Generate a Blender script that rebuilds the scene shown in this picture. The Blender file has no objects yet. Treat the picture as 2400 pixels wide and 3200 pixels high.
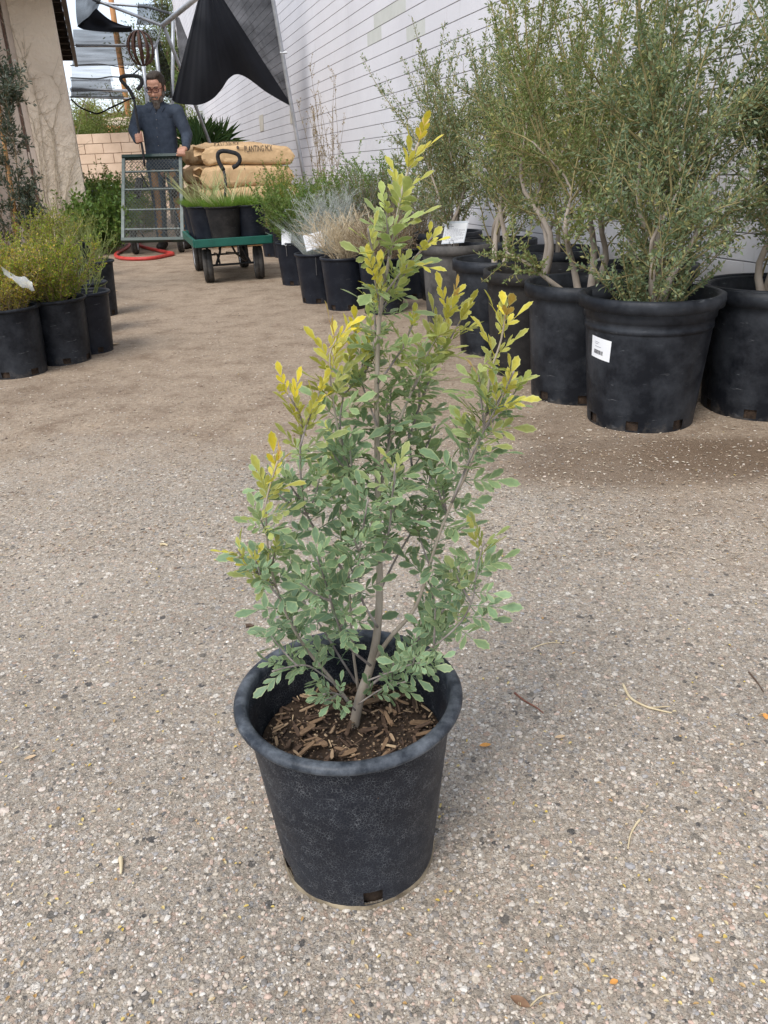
import bpy, bmesh, math, random
import numpy as np
from mathutils import Vector, Matrix, Quaternion
from mathutils.bvhtree import BVHTree

# ------------------------------------------------------------------ camera, sky, sun, exposure
SC = bpy.context.scene
COL = SC.collection
F_PX, CAM_H = 2450.0, 0.75                      # focal length in photo pixels (2400 x 3200), lens height in metres
PITCH, ROLL = math.radians(23.9), math.radians(2.4)
_fw = np.array([0, math.cos(PITCH), -math.sin(PITCH)])
_r0 = np.array([1.0, 0, 0]); _u0 = np.array([0, math.sin(PITCH), math.cos(PITCH)])
_R = _r0*math.cos(ROLL) - _u0*math.sin(ROLL)
_U = _u0*math.cos(ROLL) + _r0*math.sin(ROLL)
_C = np.array([0, 0, CAM_H])
cam_data = bpy.data.cameras.new('camera')
cam = bpy.data.objects.new('camera', cam_data); COL.objects.link(cam)
cam.matrix_world = Matrix(((_R[0], _U[0], -_fw[0], 0), (_R[1], _U[1], -_fw[1], 0), (_R[2], _U[2], -_fw[2], CAM_H), (0, 0, 0, 1)))
cam_data.sensor_fit = 'VERTICAL'; cam_data.sensor_height = 32.0
cam_data.lens = F_PX/3200*32.0
cam_data.clip_start = 0.02; cam_data.clip_end = 500
SC.camera = cam

SUN_EL, SUN_AZ = math.radians(52), math.radians(-146)    # azimuth from +Y towards +X
world = bpy.data.worlds.new('World'); SC.world = world; world.use_nodes = True
nt = world.node_tree; nt.nodes.clear()
sky = nt.nodes.new('ShaderNodeTexSky'); sky.sky_type = 'NISHITA'; sky.sun_disc = False
sky.sun_elevation = SUN_EL; sky.sun_rotation = SUN_AZ; sky.dust_density = 1.6
tc = nt.nodes.new('ShaderNodeTexCoord')
mp = nt.nodes.new('ShaderNodeMapping'); mp.inputs['Scale'].default_value = (1.6, 1.6, 4.2)
nz = nt.nodes.new('ShaderNodeTexNoise'); nz.inputs['Scale'].default_value = 1.5; nz.inputs['Detail'].default_value = 7; nz.inputs['Roughness'].default_value = .55
rp = nt.nodes.new('ShaderNodeValToRGB'); rp.color_ramp.elements[0].position = .40; rp.color_ramp.elements[1].position = .62
rp.color_ramp.elements[0].color = (.25, .25, .25, 1); rp.color_ramp.elements[1].color = (.95, .95, .95, 1)
mx = nt.nodes.new('ShaderNodeMix'); mx.data_type = 'RGBA'; mx.inputs[7].default_value = (7.0, 7.7, 8.8, 1)
bg = nt.nodes.new('ShaderNodeBackground'); bg.inputs['Strength'].default_value = 0.085
out = nt.nodes.new('ShaderNodeOutputWorld')
L = nt.links.new
L(tc.outputs['Generated'], mp.inputs['Vector']); L(mp.outputs[0], nz.inputs['Vector']); L(nz.outputs[0], rp.inputs[0])
L(rp.outputs[0], mx.inputs[0]); L(sky.outputs[0], mx.inputs[6]); L(mx.outputs[2], bg.inputs['Color']); L(bg.outputs[0], out.inputs[0])

sun_d = bpy.data.lights.new('sun', 'SUN'); sun_d.energy = 1.4; sun_d.angle = math.radians(30); sun_d.color = (1.0, .955, .9)
sun = bpy.data.objects.new('sun', sun_d); COL.objects.link(sun)
_sd = Vector((math.sin(SUN_AZ)*math.cos(SUN_EL), math.cos(SUN_AZ)*math.cos(SUN_EL), math.sin(SUN_EL)))
sun.rotation_euler = _sd.to_track_quat('Z', 'Y').to_euler()
SC.view_settings.view_transform = 'Standard'; SC.view_settings.look = 'None'
SC.view_settings.exposure = 1.08; SC.view_settings.gamma = 1.0
SC.view_settings.use_curve_mapping = False
SC.cycles.max_bounces = 6; SC.cycles.transparent_max_bounces = 12

# ------------------------------------------------------------------ helpers
def ray(x, y): return _fw + _R*((x-1200)/F_PX) + _U*((1600-y)/F_PX)
def G(x, y, z=0.0):                     # point at height z seen at photo pixel (x, y)
    d = ray(x, y); return _C + d*((z-CAM_H)/d[2])
def D(x, y, Y):                         # point at distance Y in front of the lens seen at photo pixel (x, y)
    d = ray(x, y); return _C + d*(Y/d[1])
def proj(P):
    q = np.asarray(P) - _C; zc = q @ _fw
    return np.stack([1200 + F_PX*(q @ _R)/zc, 1600 - F_PX*(q @ _U)/zc, zc], -1)
WALL_W = math.radians(16.6)
WS = np.array([-math.sin(WALL_W), math.cos(WALL_W), 0])      # along the white wall, away from the lens
WN = np.array([math.cos(WALL_W), math.sin(WALL_W), 0])       # towards the white wall
WALL_D = 2.11
def SN(s, n, z=0.0): return WS*s + WN*n + np.array([0, 0, z])
def unit(v):
    v = np.asarray(v, float); return v/(np.linalg.norm(v, axis=-1, keepdims=True)+1e-12)

class MB:
    """collects vertices and faces of ONE mesh object"""
    def __init__(s): s.v = []; s.f = []; s.m = []
    def add(s, vs, fs, mi=0):
        o = len(s.v); s.v.extend([tuple(map(float, p)) for p in vs])
        for f in fs: s.f.append(tuple(i+o for i in f)); s.m.append(mi)
        return s
    def box(s, c, size, rot=None, mi=0, bevel=0):
        hx, hy, hz = [a/2 for a in size]
        if bevel <= 0:
            P = np.array([(x, y, z) for z in (-hz, hz) for y in (-hy, hy) for x in (-hx, hx)])
            fs = [(0, 2, 3, 1), (4, 5, 7, 6), (0, 1, 5, 4), (2, 6, 7, 3), (0, 4, 6, 2), (1, 3, 7, 5)]
        else:
            b = min(bevel, hx*.9, hy*.9, hz*.9)
            bm = bmesh.new(); bmesh.ops.create_cube(bm, size=1)
            for q in bm.verts: q.co = Vector((q.co.x*size[0], q.co.y*size[1], q.co.z*size[2]))
            bmesh.ops.bevel(bm, geom=bm.edges[:], offset=b, segments=2, affect='EDGES', profile=.5)
            bm.verts.index_update()
            P = np.array([q.co[:] for q in bm.verts]); fs = [tuple(q.index for q in f.verts) for f in bm.faces]; bm.free()
        if rot is not None: P = P @ np.array(rot).T
        return s.add(P + np.asarray(c), fs, mi)
    def bar(s, a, b, w, h, up=(0, 0, 1), mi=0, bevel=0):          # box from a to b
        a = np.asarray(a, float); b = np.asarray(b, float); d = b-a; ln = np.linalg.norm(d); y = d/ln
        x = np.cross(y, up); x = x/(np.linalg.norm(x)+1e-9); z = np.cross(x, y)
        return s.box((a+b)/2, (w, ln, h), np.stack([x, y, z], 1), mi, bevel)
    def tube(s, pts, rad, n=8, cap=True, mi=0, closed=False):
        P = np.asarray(pts, float); k = len(P); rad = np.full(k, rad, float) if np.isscalar(rad) else np.asarray(rad, float)
        if closed: T = unit(np.roll(P, -1, 0)-np.roll(P, 1, 0))
        else: T = unit(np.gradient(P, axis=0))
        ref = np.array([0, 0, 1.0]) if abs(T[0][2]) < .9 else np.array([1.0, 0, 0])
        u = unit(np.cross(T[0], ref)); V = []
        ang = np.linspace(0, 2*math.pi, n, endpoint=False)
        for i in range(k):
            u = unit(u - T[i]*(u @ T[i])); w = np.cross(T[i], u)
            V.append(P[i] + rad[i]*(np.cos(ang)[:, None]*u + np.sin(ang)[:, None]*w))
        V = np.concatenate(V); fs = []
        for i in range(k if closed else k-1):
            j = (i+1) % k
            for q in range(n): fs.append((i*n+q, i*n+(q+1) % n, j*n+(q+1) % n, j*n+q))
        if cap and not closed: fs.append(tuple(range(n-1, -1, -1))); fs.append(tuple((k-1)*n+q for q in range(n)))
        return s.add(V, fs, mi)
    def lathe(s, prof, n=40, c=(0, 0, 0), skip=None, mi=0, wob=None):
        prof = np.asarray(prof, float); a = np.linspace(0, 2*math.pi, n, endpoint=False); V = []
        for i, (r, z) in enumerate(prof):
            rr = r*(1+(wob(a, i) if wob else 0))
            V.append(np.stack([np.cos(a)*rr, np.sin(a)*rr, np.full(n, z)], 1))
        V = np.concatenate(V) + np.asarray(c); fs = []
        for i in range(len(prof)-1):
            for q in range(n):
                if skip and skip(i, q): continue
                fs.append((i*n+q, i*n+(q+1) % n, (i+1)*n+(q+1) % n, (i+1)*n+q))
        return s.add(V, fs, mi)
    def disc(s, c, r, n=32, z=0, mi=0):
        a = np.linspace(0, 2*math.pi, n, endpoint=False)
        return s.add(np.stack([np.cos(a)*r, np.sin(a)*r, np.zeros(n)], 1)+np.asarray(c), [tuple(range(n))], mi)
    def ellipsoid(s, c, r, rot=None, nu=16, nv=10, mi=0):
        V = []; fs = []
        for i in range(1, nv):
            t = math.pi*i/nv
            for j in range(nu):
                p = 2*math.pi*j/nu; V.append((math.sin(t)*math.cos(p), math.sin(t)*math.sin(p), math.cos(t)))
        V += [(0, 0, 1), (0, 0, -1)]; V = np.array(V)*np.asarray(r)
        for i in range(nv-2):
            for j in range(nu): fs.append((i*nu+j, (i+1)*nu+j, (i+1)*nu+(j+1) % nu, i*nu+(j+1) % nu))
        for j in range(nu):
            fs.append(((nv-1)*nu, j, (j+1) % nu)); fs.append(((nv-1)*nu+1, (nv-2)*nu+(j+1) % nu, (nv-2)*nu+j))
        if rot is not None: V = V @ np.array(rot).T
        return s.add(V+np.asarray(c), fs, mi)
    def grid(s, P, mi=0):                               # P: (a, b, 3)
        P = np.asarray(P, float); a, b = P.shape[:2]
        return s.add(P.reshape(-1, 3), [(i*b+j, i*b+j+1, (i+1)*b+j+1, (i+1)*b+j) for i in range(a-1) for j in range(b-1)], mi)
    def build(s, name, mat, parent=None, smooth=False, world=False, **props):
        V = np.asarray(s.v, float)
        if world and parent is not None: V = V - wloc(parent)
        me = bpy.data.meshes.new(name); me.from_pydata(V.tolist(), [], s.f); me.update()
        mats = mat if isinstance(mat, (list, tuple)) else [mat]
        for m in mats: me.materials.append(m)
        if len(mats) > 1: me.polygons.foreach_set('material_index', s.m)
        if smooth: me.polygons.foreach_set('use_smooth', [True]*len(me.polygons))
        return link(name, me, parent, **props)

def wloc(o):
    v = np.zeros(3)
    while o is not None: v += np.array(o.location[:]); o = o.parent
    return v
def link(name, me, parent=None, **props):
    o = bpy.data.objects.new(name, me); COL.objects.link(o)
    if parent is not None: o.parent = parent
    for k, v in props.items(): o[k] = v
    return o
def thing(name, label, cat, loc=(0, 0, 0), rotz=0, group=None):
    o = bpy.data.objects.new(name, None); COL.objects.link(o); o.empty_display_size = .05
    o.location = loc; o.rotation_euler = (0, 0, rotz); o['label'] = label; o['category'] = cat
    if group: o['group'] = group
    return o
def tag(o, label, cat, group=None):
    o['label'] = label; o['category'] = cat
    if group: o['group'] = group
    return o
def fastmesh(name, V, faces_flat, nper, mat, parent=None, smooth=False, attrs=None, **props):
    me = bpy.data.meshes.new(name); nv = len(V); nf = len(faces_flat)//nper
    me.vertices.add(nv); me.vertices.foreach_set('co', np.asarray(V, np.float32).ravel())
    me.loops.add(nf*nper); me.loops.foreach_set('vertex_index', np.asarray(faces_flat, np.int32))
    me.polygons.add(nf); me.polygons.foreach_set('loop_start', np.arange(nf, dtype=np.int32)*nper)
    me.update(calc_edges=True); me.polygons.foreach_set('use_smooth', np.full(nf, bool(smooth))); me.materials.append(mat)
    for k, a in (attrs or {}).items():
        at = me.attributes.new(k, 'FLOAT_COLOR' if np.ndim(a) == 2 else 'FLOAT', 'POINT')
        at.data.foreach_set('color' if np.ndim(a) == 2 else 'value', np.asarray(a, np.float32).ravel())
    return link(name, me, parent, **props)
def baked(mb, name, mat, parent=None, voxel=.01, smooth=2, world=False, disp=None, **props):
    """union of overlapping solids turned into one continuous skin"""
    V = np.asarray(mb.v, float)
    if world and parent is not None: V = V - wloc(parent)
    me = bpy.data.meshes.new(name+'_tmp'); me.from_pydata(V.tolist(), [], mb.f); me.update()
    o = bpy.data.objects.new('tmp', me); COL.objects.link(o)
    md = o.modifiers.new('r', 'REMESH'); md.mode = 'VOXEL'; md.voxel_size = voxel
    if smooth:
        sm = o.modifiers.new('s', 'SMOOTH'); sm.factor = .6; sm.iterations = smooth
    dg = bpy.context.evaluated_depsgraph_get()
    nm = bpy.data.meshes.new_from_object(o.evaluated_get(dg)); nm.name = name
    bpy.data.objects.remove(o); bpy.data.meshes.remove(me)
    if disp:
        n = len(nm.vertices); co = np.zeros(n*3, np.float32); no = np.zeros(n*3, np.float32)
        nm.vertices.foreach_get('co', co); nm.vertices.foreach_get('normal', no)
        co = co.reshape(-1, 3); no = no.reshape(-1, 3); co = co + no*disp(co, no)[:, None]
        nm.vertices.foreach_set('co', co.ravel()); nm.update()
    nm.materials.clear(); nm.materials.append(mat)
    nm.polygons.foreach_set('use_smooth', [True]*len(nm.polygons))
    return link(name, nm, parent, **props)

def spline(P, n=24):                                    # Catmull-Rom through the points
    P = np.asarray(P, float); P = np.vstack([2*P[0]-P[1], P, 2*P[-1]-P[-2]]); out = []
    segs = len(P)-3
    for t in np.linspace(0, segs-1e-6, n):
        i = int(t); u = t-i; a, b, c, d = P[i:i+4]
        out.append(.5*((2*b)+(c-a)*u+(2*a-5*b+4*c-d)*u*u+(3*b-a-3*c+d)*u**3))
    return np.array(out)
def sines(rng, k=6, f=(2, 9), dim=3):                   # smooth pseudo noise over points
    W = rng.normal(size=(k, dim))*rng.uniform(*f, size=(k, 1)); ph = rng.uniform(0, 6.28, k); am = 1/np.linalg.norm(W, axis=1)*f[0]
    return lambda X: (np.sin(np.asarray(X) @ W.T + ph)*am).sum(-1)/am.sum()*1.6

# ------------------------------------------------------------------ materials
def newmat(name):
    m = bpy.data.materials.new(name); m.use_nodes = True; t = m.node_tree
    return m, t, t.nodes['Principled BSDF'], t.nodes['Material Output']
def rgb(c): return (c[0], c[1], c[2], 1)
def N(t, kind, **kw):
    n = t.nodes.new(kind)
    for k, v in kw.items():
        if k in n.inputs: n.inputs[k].default_value = v
        else: setattr(n, k, v)
    return n
def ramp(t, stops, interp='LINEAR'):
    r = t.nodes.new('ShaderNodeValToRGB'); e = r.color_ramp.elements; r.color_ramp.interpolation = interp
    while len(e) < len(stops): e.new(.5)
    for el, (p, c) in zip(e, stops): el.position = p; el.color = rgb(c) if not np.isscalar(c) else (c, c, c, 1)
    return r
def mixc(t, fac, a, b, mode='MIX'):
    m = t.nodes.new('ShaderNodeMix'); m.data_type = 'RGBA'; m.blend_type = mode
    for i, x in ((0, fac), (6, a), (7, b)):
        if hasattr(x, 'is_linked') or isinstance(x, bpy.types.NodeSocket): t.links.new(x, m.inputs[i])
        else: m.inputs[i].default_value = x if i == 0 else rgb(x)
    return m.outputs[2]
def M(name, c1, c2=None, scale=12, rough=.6, bump=0, bscale=None, spec=.4, metal=0, coord='Object', detail=5, stretch=None, lo=.35, hi=.65, c3=None, s3=3.0, f3=(.5, .7)):
    m, t, b, o = newmat(name); l = t.links.new
    b.inputs['Roughness'].default_value = rough; b.inputs['Specular IOR Level'].default_value = spec; b.inputs['Metallic'].default_value = metal
    if coord == 'Position': co = N(t, 'ShaderNodeNewGeometry').outputs['Position']
    else: co = N(t, 'ShaderNodeTexCoord').outputs['Object']
    if stretch:
        mpn = N(t, 'ShaderNodeMapping', Scale=stretch); l(co, mpn.inputs['Vector']); co = mpn.outputs[0]
    n1 = N(t, 'ShaderNodeTexNoise', Scale=scale, Detail=detail, Roughness=.6); l(co, n1.inputs['Vector'])
    r = ramp(t, [(lo, c1), (hi, c2 if c2 is not None else tuple(x*.8 for x in c1))]); l(n1.outputs[0], r.inputs[0]); c = r.outputs[0]
    if c3 is not None:
        n3 = N(t, 'ShaderNodeTexNoise', Scale=s3, Detail=6, Roughness=.65); l(co, n3.inputs['Vector'])
        r3 = ramp(t, [(f3[0], 0.0), (f3[1], 1.0)]); l(n3.outputs[0], r3.inputs[0]); c = mixc(t, r3.outputs[0], c, c3)
    l(c, b.inputs['Base Color'])
    if bump:
        n2 = N(t, 'ShaderNodeTexNoise', Scale=bscale or scale*4, Detail=6, Roughness=.6); l(co, n2.inputs['Vector'])
        bp = N(t, 'ShaderNodeBump', Strength=min(1, bump*60), Distance=bump); l(n2.outputs[0], bp.inputs['Height']); l(bp.outputs[0], b.inputs['Normal'])
    return m
def leafmat(name, cols, trans=.3, rough=.5, spec=.35, hue=None):
    """leaves: one colour per leaf (mesh island), light passing through the blade"""
    m, t, b, o = newmat(name); l = t.links.new
    g = N(t, 'ShaderNodeNewGeometry'); r = ramp(t, [(i/(max(1, len(cols)-1)), c) for i, c in enumerate(cols)]); l(g.outputs['Random Per Island'], r.inputs[0])
    l(r.outputs[0], b.inputs['Base Color']); b.inputs['Roughness'].default_value = rough; b.inputs['Specular IOR Level'].default_value = spec
    tr = N(t, 'ShaderNodeBsdfTranslucent'); l(mixc(t, .5, r.outputs[0], (.25, .30, .03), 'MIX'), tr.inputs['Color'])
    mxs = N(t, 'ShaderNodeMixShader', Fac=trans); l(b.outputs[0], mxs.inputs[1]); l(tr.outputs[0], mxs.inputs[2]); l(mxs.outputs[0], o.inputs[0])
    return m
# ------------------------------------------------------------------ ground
def ground_material():
    m, t, b, o = newmat('worn asphalt'); l = t.links.new
    g = N(t, 'ShaderNodeNewGeometry'); pos = g.outputs['Position']
    pal = [(0, (.11, .105, .10)), (.08, (.24, .215, .18)), (.24, (.37, .32, .26)), (.42, (.50, .43, .34)), (.56, (.43, .32, .25)), (.68, (.58, .52, .44)), (.80, (.31, .30, .29)), (.90, (.62, .56, .47)), (1, (.74, .70, .63))]
    wv = N(t, 'ShaderNodeTexNoise', Scale=240.0, Detail=2); l(pos, wv.inputs['Vector'])
    wm = t.nodes.new('ShaderNodeVectorMath'); wm.operation = 'MULTIPLY_ADD'; l(wv.outputs['Color'], wm.inputs[0]); wm.inputs[1].default_value = (.006, .006, .006); l(pos, wm.inputs[2])
    wp = wm.outputs[0]
    def stones(scale):
        v = N(t, 'ShaderNodeTexVoronoi', Scale=scale); l(wp, v.inputs['Vector'])
        sep = N(t, 'ShaderNodeSeparateColor'); l(v.outputs['Color'], sep.inputs[0])
        r = ramp(t, pal); l(sep.outputs[0], r.inputs[0]); return v, r.outputs[0], sep.outputs[1]
    v1, c1, r1 = stones(70.0); v2, c2, r2 = stones(135.0); v3, c3, r3 = stones(300.0)
    # big stones only where their random value is high, else mid ones, else grit
    k1 = ramp(t, [(.76, 0.0), (.79, 1.0)]); l(r1, k1.inputs[0])
    e1 = ramp(t, [(.36, 1.0), (.46, 0.0)]); l(v1.outputs['Distance'], e1.inputs[0])
    f1 = t.nodes.new('ShaderNodeMath'); f1.operation = 'MULTIPLY'; l(k1.outputs[0], f1.inputs[0]); l(e1.outputs[0], f1.inputs[1])
    k2 = ramp(t, [(.28, 0.0), (.32, 1.0)]); l(r2, k2.inputs[0])
    e2 = ramp(t, [(.40, 1.0), (.52, 0.0)]); l(v2.outputs['Distance'], e2.inputs[0])
    f2 = t.nodes.new('ShaderNodeMath'); f2.operation = 'MULTIPLY'; l(k2.outputs[0], f2.inputs[0]); l(e2.outputs[0], f2.inputs[1])
    c = mixc(t, .5, c3, (.33, .285, .23)); c = mixc(t, f2.outputs[0], c, c2); c = mixc(t, f1.outputs[0], c, c1)
    # dark grit pits
    pn = N(t, 'ShaderNodeTexNoise', Scale=420.0, Detail=2); l(pos, pn.inputs['Vector']); pr = ramp(t, [(.30, .45), (.42, 1.0)]); l(pn.outputs[0], pr.inputs[0])
    c = mixc(t, 1.0, c, pr.outputs[0], 'MULTIPLY')
    # broad tone drift
    bn = N(t, 'ShaderNodeTexNoise', Scale=1.7, Detail=4, Roughness=.62); l(pos, bn.inputs['Vector']); br = ramp(t, [(.3, (.84, .83, .82)), (.7, (1.18, 1.15, 1.12))]); l(bn.outputs[0], br.inputs[0])
    c = mixc(t, 1.0, c, br.outputs[0], 'MULTIPLY')
    # dust and trodden soil: thickens away from the asphalt's clean strip
    sp = N(t, 'ShaderNodeSeparateXYZ'); l(pos, sp.inputs[0])
    dn = N(t, 'ShaderNodeTexNoise', Scale=2.3, Detail=5, Roughness=.7); l(pos, dn.inputs['Vector'])
    mr = N(t, 'ShaderNodeMapRange'); l(sp.outputs['Y'], mr.inputs[0]); mr.inputs[1].default_value = 1.0; mr.inputs[2].default_value = 3.0; mr.inputs[3].default_value = -.34; mr.inputs[4].default_value = .62
    mr2 = N(t, 'ShaderNodeMapRange'); l(sp.outputs['X'], mr2.inputs[0]); mr2.inputs[1].default_value = .15; mr2.inputs[2].default_value = 1.0; mr2.inputs[3].default_value = 0; mr2.inputs[4].default_value = .28
    ad = t.nodes.new('ShaderNodeMath'); ad.operation = 'ADD'; l(mr.outputs[0], ad.inputs[0]); l(dn.outputs[0], ad.inputs[1])
    ad2 = t.nodes.new('ShaderNodeMath'); ad2.operation = 'ADD'; l(ad.outputs[0], ad2.inputs[0]); l(mr2.outputs[0], ad2.inputs[1])
    dr = ramp(t, [(.52, 0.0), (.86, .86)]); l(ad2.outputs[0], dr.inputs[0])
    fn = N(t, 'ShaderNodeTexNoise', Scale=60.0, Detail=6, Roughness=.75); l(pos, fn.inputs['Vector'])
    dc = ramp(t, [(.25, (.20, .138, .090)), (.5, (.345, .262, .185)), (.75, (.50, .405, .305))]); l(fn.outputs[0], dc.inputs[0])
    pn2 = N(t, 'ShaderNodeTexNoise', Scale=7.0, Detail=5, Roughness=.7); l(pos, pn2.inputs['Vector']); pr2 = ramp(t, [(.34, (.66, .60, .55)), (.5, (1, 1, 1)), (.68, (1.2, 1.2, 1.2))]); l(pn2.outputs[0], pr2.inputs[0])
    c = mixc(t, dr.outputs[0], c, mixc(t, 1.0, dc.outputs[0], pr2.outputs[0], 'MULTIPLY'))
    # damp soil washed out below the big pots
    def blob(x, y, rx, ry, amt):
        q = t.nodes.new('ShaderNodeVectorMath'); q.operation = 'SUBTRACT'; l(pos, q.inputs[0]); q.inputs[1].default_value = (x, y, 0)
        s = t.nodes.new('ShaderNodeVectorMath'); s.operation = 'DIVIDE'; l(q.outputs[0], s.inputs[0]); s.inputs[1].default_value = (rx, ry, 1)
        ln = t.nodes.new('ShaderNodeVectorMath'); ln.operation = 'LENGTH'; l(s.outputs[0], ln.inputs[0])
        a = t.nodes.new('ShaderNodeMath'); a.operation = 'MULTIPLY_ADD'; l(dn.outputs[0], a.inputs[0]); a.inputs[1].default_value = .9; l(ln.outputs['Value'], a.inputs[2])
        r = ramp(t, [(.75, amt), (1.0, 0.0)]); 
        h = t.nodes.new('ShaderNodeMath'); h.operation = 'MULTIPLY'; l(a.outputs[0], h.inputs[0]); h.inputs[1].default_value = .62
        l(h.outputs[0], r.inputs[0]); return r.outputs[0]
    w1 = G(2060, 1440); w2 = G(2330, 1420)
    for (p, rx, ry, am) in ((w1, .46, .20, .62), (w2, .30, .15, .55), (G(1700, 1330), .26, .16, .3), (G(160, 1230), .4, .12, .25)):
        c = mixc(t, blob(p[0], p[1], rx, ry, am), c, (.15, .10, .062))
    l(c, b.inputs['Base Color']); b.inputs['Roughness'].default_value = .88; b.inputs['Specular IOR Level'].default_value = .25
    # relief
    hs = t.nodes.new('ShaderNodeMath'); hs.operation = 'ADD'; l(f1.outputs[0], hs.inputs[0]); l(f2.outputs[0], hs.inputs[1])
    h2 = t.nodes.new('ShaderNodeMath'); h2.operation = 'MULTIPLY_ADD'; l(pn.outputs[0], h2.inputs[0]); h2.inputs[1].default_value = 1.6; l(hs.outputs[0], h2.inputs[2])
    bp = N(t, 'ShaderNodeBump', Strength=.75, Distance=.0022); l(h2.outputs[0], bp.inputs['Height'])
    bp2 = N(t, 'ShaderNodeBump', Strength=.8, Distance=.010); l(fn.outputs[0], bp2.inputs['Height']); l(bp.outputs[0], bp2.inputs['Normal']); l(bp2.outputs[0], b.inputs['Normal'])
    return m
rng = np.random.default_rng(5)
g = MB(); g.add([(-70, -30, 0), (70, -30, 0), (70, 120, 0), (-70, 120, 0)], [(0, 1, 2, 3)])
ground = g.build('ground', ground_material(), kind='structure')

# loose stones proud of the asphalt
def pebble_mat(name, pal):
    m, t, b, o = newmat(name); l = t.links.new
    ge = N(t, 'ShaderNodeNewGeometry'); r = ramp(t, [(i/(len(pal)-1), c) for i, c in enumerate(pal)]); l(ge.outputs['Random Per Island'], r.inputs[0])
    nn = N(t, 'ShaderNodeTexNoise', Scale=300.0, Detail=4); l(ge.outputs['Position'], nn.inputs['Vector']); rr = ramp(t, [(.3, .75), (.7, 1.2)]); l(nn.outputs[0], rr.inputs[0])
    l(mixc(t, 1.0, r.outputs[0], rr.outputs[0], 'MULTIPLY'), b.inputs['Base Color']); b.inputs['Roughness'].default_value = .75
    return m
def ico():
    bm = bmesh.new(); bmesh.ops.create_icosphere(bm, subdivisions=1, radius=1); bm.verts.index_update()
    V = np.array([v.co[:] for v in bm.verts]); Fc = np.array([[v.index for v in f.verts] for f in bm.faces]); bm.free(); return V, Fc
ICO_V, ICO_F = ico()
def blobs(P, S, rng, squash=.5, rough=.25):
    n = len(P); V = np.repeat(ICO_V[None], n, 0)*(1+rng.uniform(-rough, rough, (n, len(ICO_V), 1)))
    V = V*(S[:, None, None]*np.stack([rng.uniform(.7, 1.2, n), rng.uniform(.6, 1.0, n), np.full(n, squash)*rng.uniform(.6, 1.2, n)], 1)[:, None, :])
    a = rng.uniform(0, 6.28, n); ca, sa = np.cos(a)[:, None], np.sin(a)[:, None]
    V = np.stack([V[..., 0]*ca-V[..., 1]*sa, V[..., 0]*sa+V[..., 1]*ca, V[..., 2]], -1) + P[:, None, :]
    Fx = ICO_F[None] + (np.arange(n)*len(ICO_V))[:, None, None]
    return V.reshape(-1, 3), Fx.ravel()
def seen_ground(n, rng, ymin, ymax, power=1.0):      # random spots on the ground that the lens sees
    px = rng.uniform(-150, 2550, n); py = ymin + (ymax-ymin)*rng.uniform(0, 1, n)**power
    return np.array([G(a, b) for a, b in zip(px, py)])
P = seen_ground(26000, rng, 1000, 3330)
S = .0012 + .0034*rng.beta(1.2, 4, len(P)) + np.where(rng.uniform(size=len(P)) < .05, .003*rng.uniform(.3, 1, len(P)), 0)
P[:, 2] = S*.05
V, Fx = blobs(P, S, rng)
fastmesh('gravel', V, Fx, 3, pebble_mat('loose stones', [(.12, .115, .11), (.28, .24, .20), (.44, .38, .30), (.52, .45, .36), (.46, .33, .26), (.56, .50, .43), (.30, .29, .285), (.42, .36, .29), (.66, .62, .55)]),
         kind='stuff', label='loose gravel grit lying on the worn asphalt', category='gravel')
# petals, husks and chips of bark blown over the ground
def flakes(P, Ls, Ws, rng, curl=.3):
    n = len(P); a = rng.uniform(0, 6.28, n); d = np.stack([np.cos(a), np.sin(a), rng.uniform(-.06, .2, n)], 1); s = np.stack([-np.sin(a), np.cos(a), rng.uniform(-.2, .2, n)], 1)
    up = np.array([0, 0, 1.0]); L_, W_ = Ls[:, None], Ws[:, None]
    q = np.stack([P, P+d*L_*.35+s*W_*.5+up*W_*curl, P+d*L_*.75+s*W_*.4+up*W_*curl, P+d*L_, P+d*L_*.7-s*W_*.45+up*W_*curl, P+d*L_*.3-s*W_*.5+up*W_*curl, P+d*L_*.5+up*W_*.05], 1)
    tri = np.array([[0, 6, 1], [1, 6, 2], [2, 6, 3], [3, 6, 4], [4, 6, 5], [5, 6, 0]])
    return q.reshape(-1, 3), (tri[None] + (np.arange(n)*7)[:, None, None]).ravel()
P = seen_ground(900, rng, 850, 3300); P[:, 2] = .0022
V, Fx = flakes(P, rng.uniform(.003, .0075, 900), rng.uniform(.0018, .0042, 900), rng)
fastmesh('fallen_petals', V, Fx, 3, leafmat('dry petals', [(.55, .40, .08), (.62, .47, .17), (.55, .46, .30), (.42, .24, .08), (.60, .52, .36)], trans=.15), kind='stuff', label='tiny dry yellow petals scattered over the ground', category='petals')
P = seen_ground(6000, rng, 800, 1750, .8); P[:, 2] = .0022
V, Fx = flakes(P, rng.uniform(.004, .014, 6000), rng.uniform(.002, .005, 6000), rng)
fastmesh('dry_litter', V, Fx, 3, leafmat('dry litter', [(.42, .34, .24), (.50, .43, .33), (.24, .17, .11), (.36, .27, .18), (.58, .52, .42), (.14, .10, .07)], trans=.05), kind='stuff', label='dry straw and bark litter on the dusty ground', category='litter')

P = seen_ground(7000, rng, 770, 1800, .7); dd = np.clip((P[:, 1]-1.3)/2, 0, 1); P = P[rng.uniform(size=len(P)) < dd]; S = .003+.006*rng.beta(1, 4, len(P)); P[:, 2] = S*.1
V, Fx = blobs(P, S, rng, .45, .35)
fastmesh('soil_crumbs', V, Fx, 3, pebble_mat('soil crumbs', [(.16, .105, .07), (.26, .19, .13), (.40, .32, .24), (.20, .14, .095), (.55, .49, .41), (.33, .25, .18), (.12, .085, .06)]), kind='stuff', label='crumbs of soil and bark trodden over the far ground', category='soil')
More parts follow.
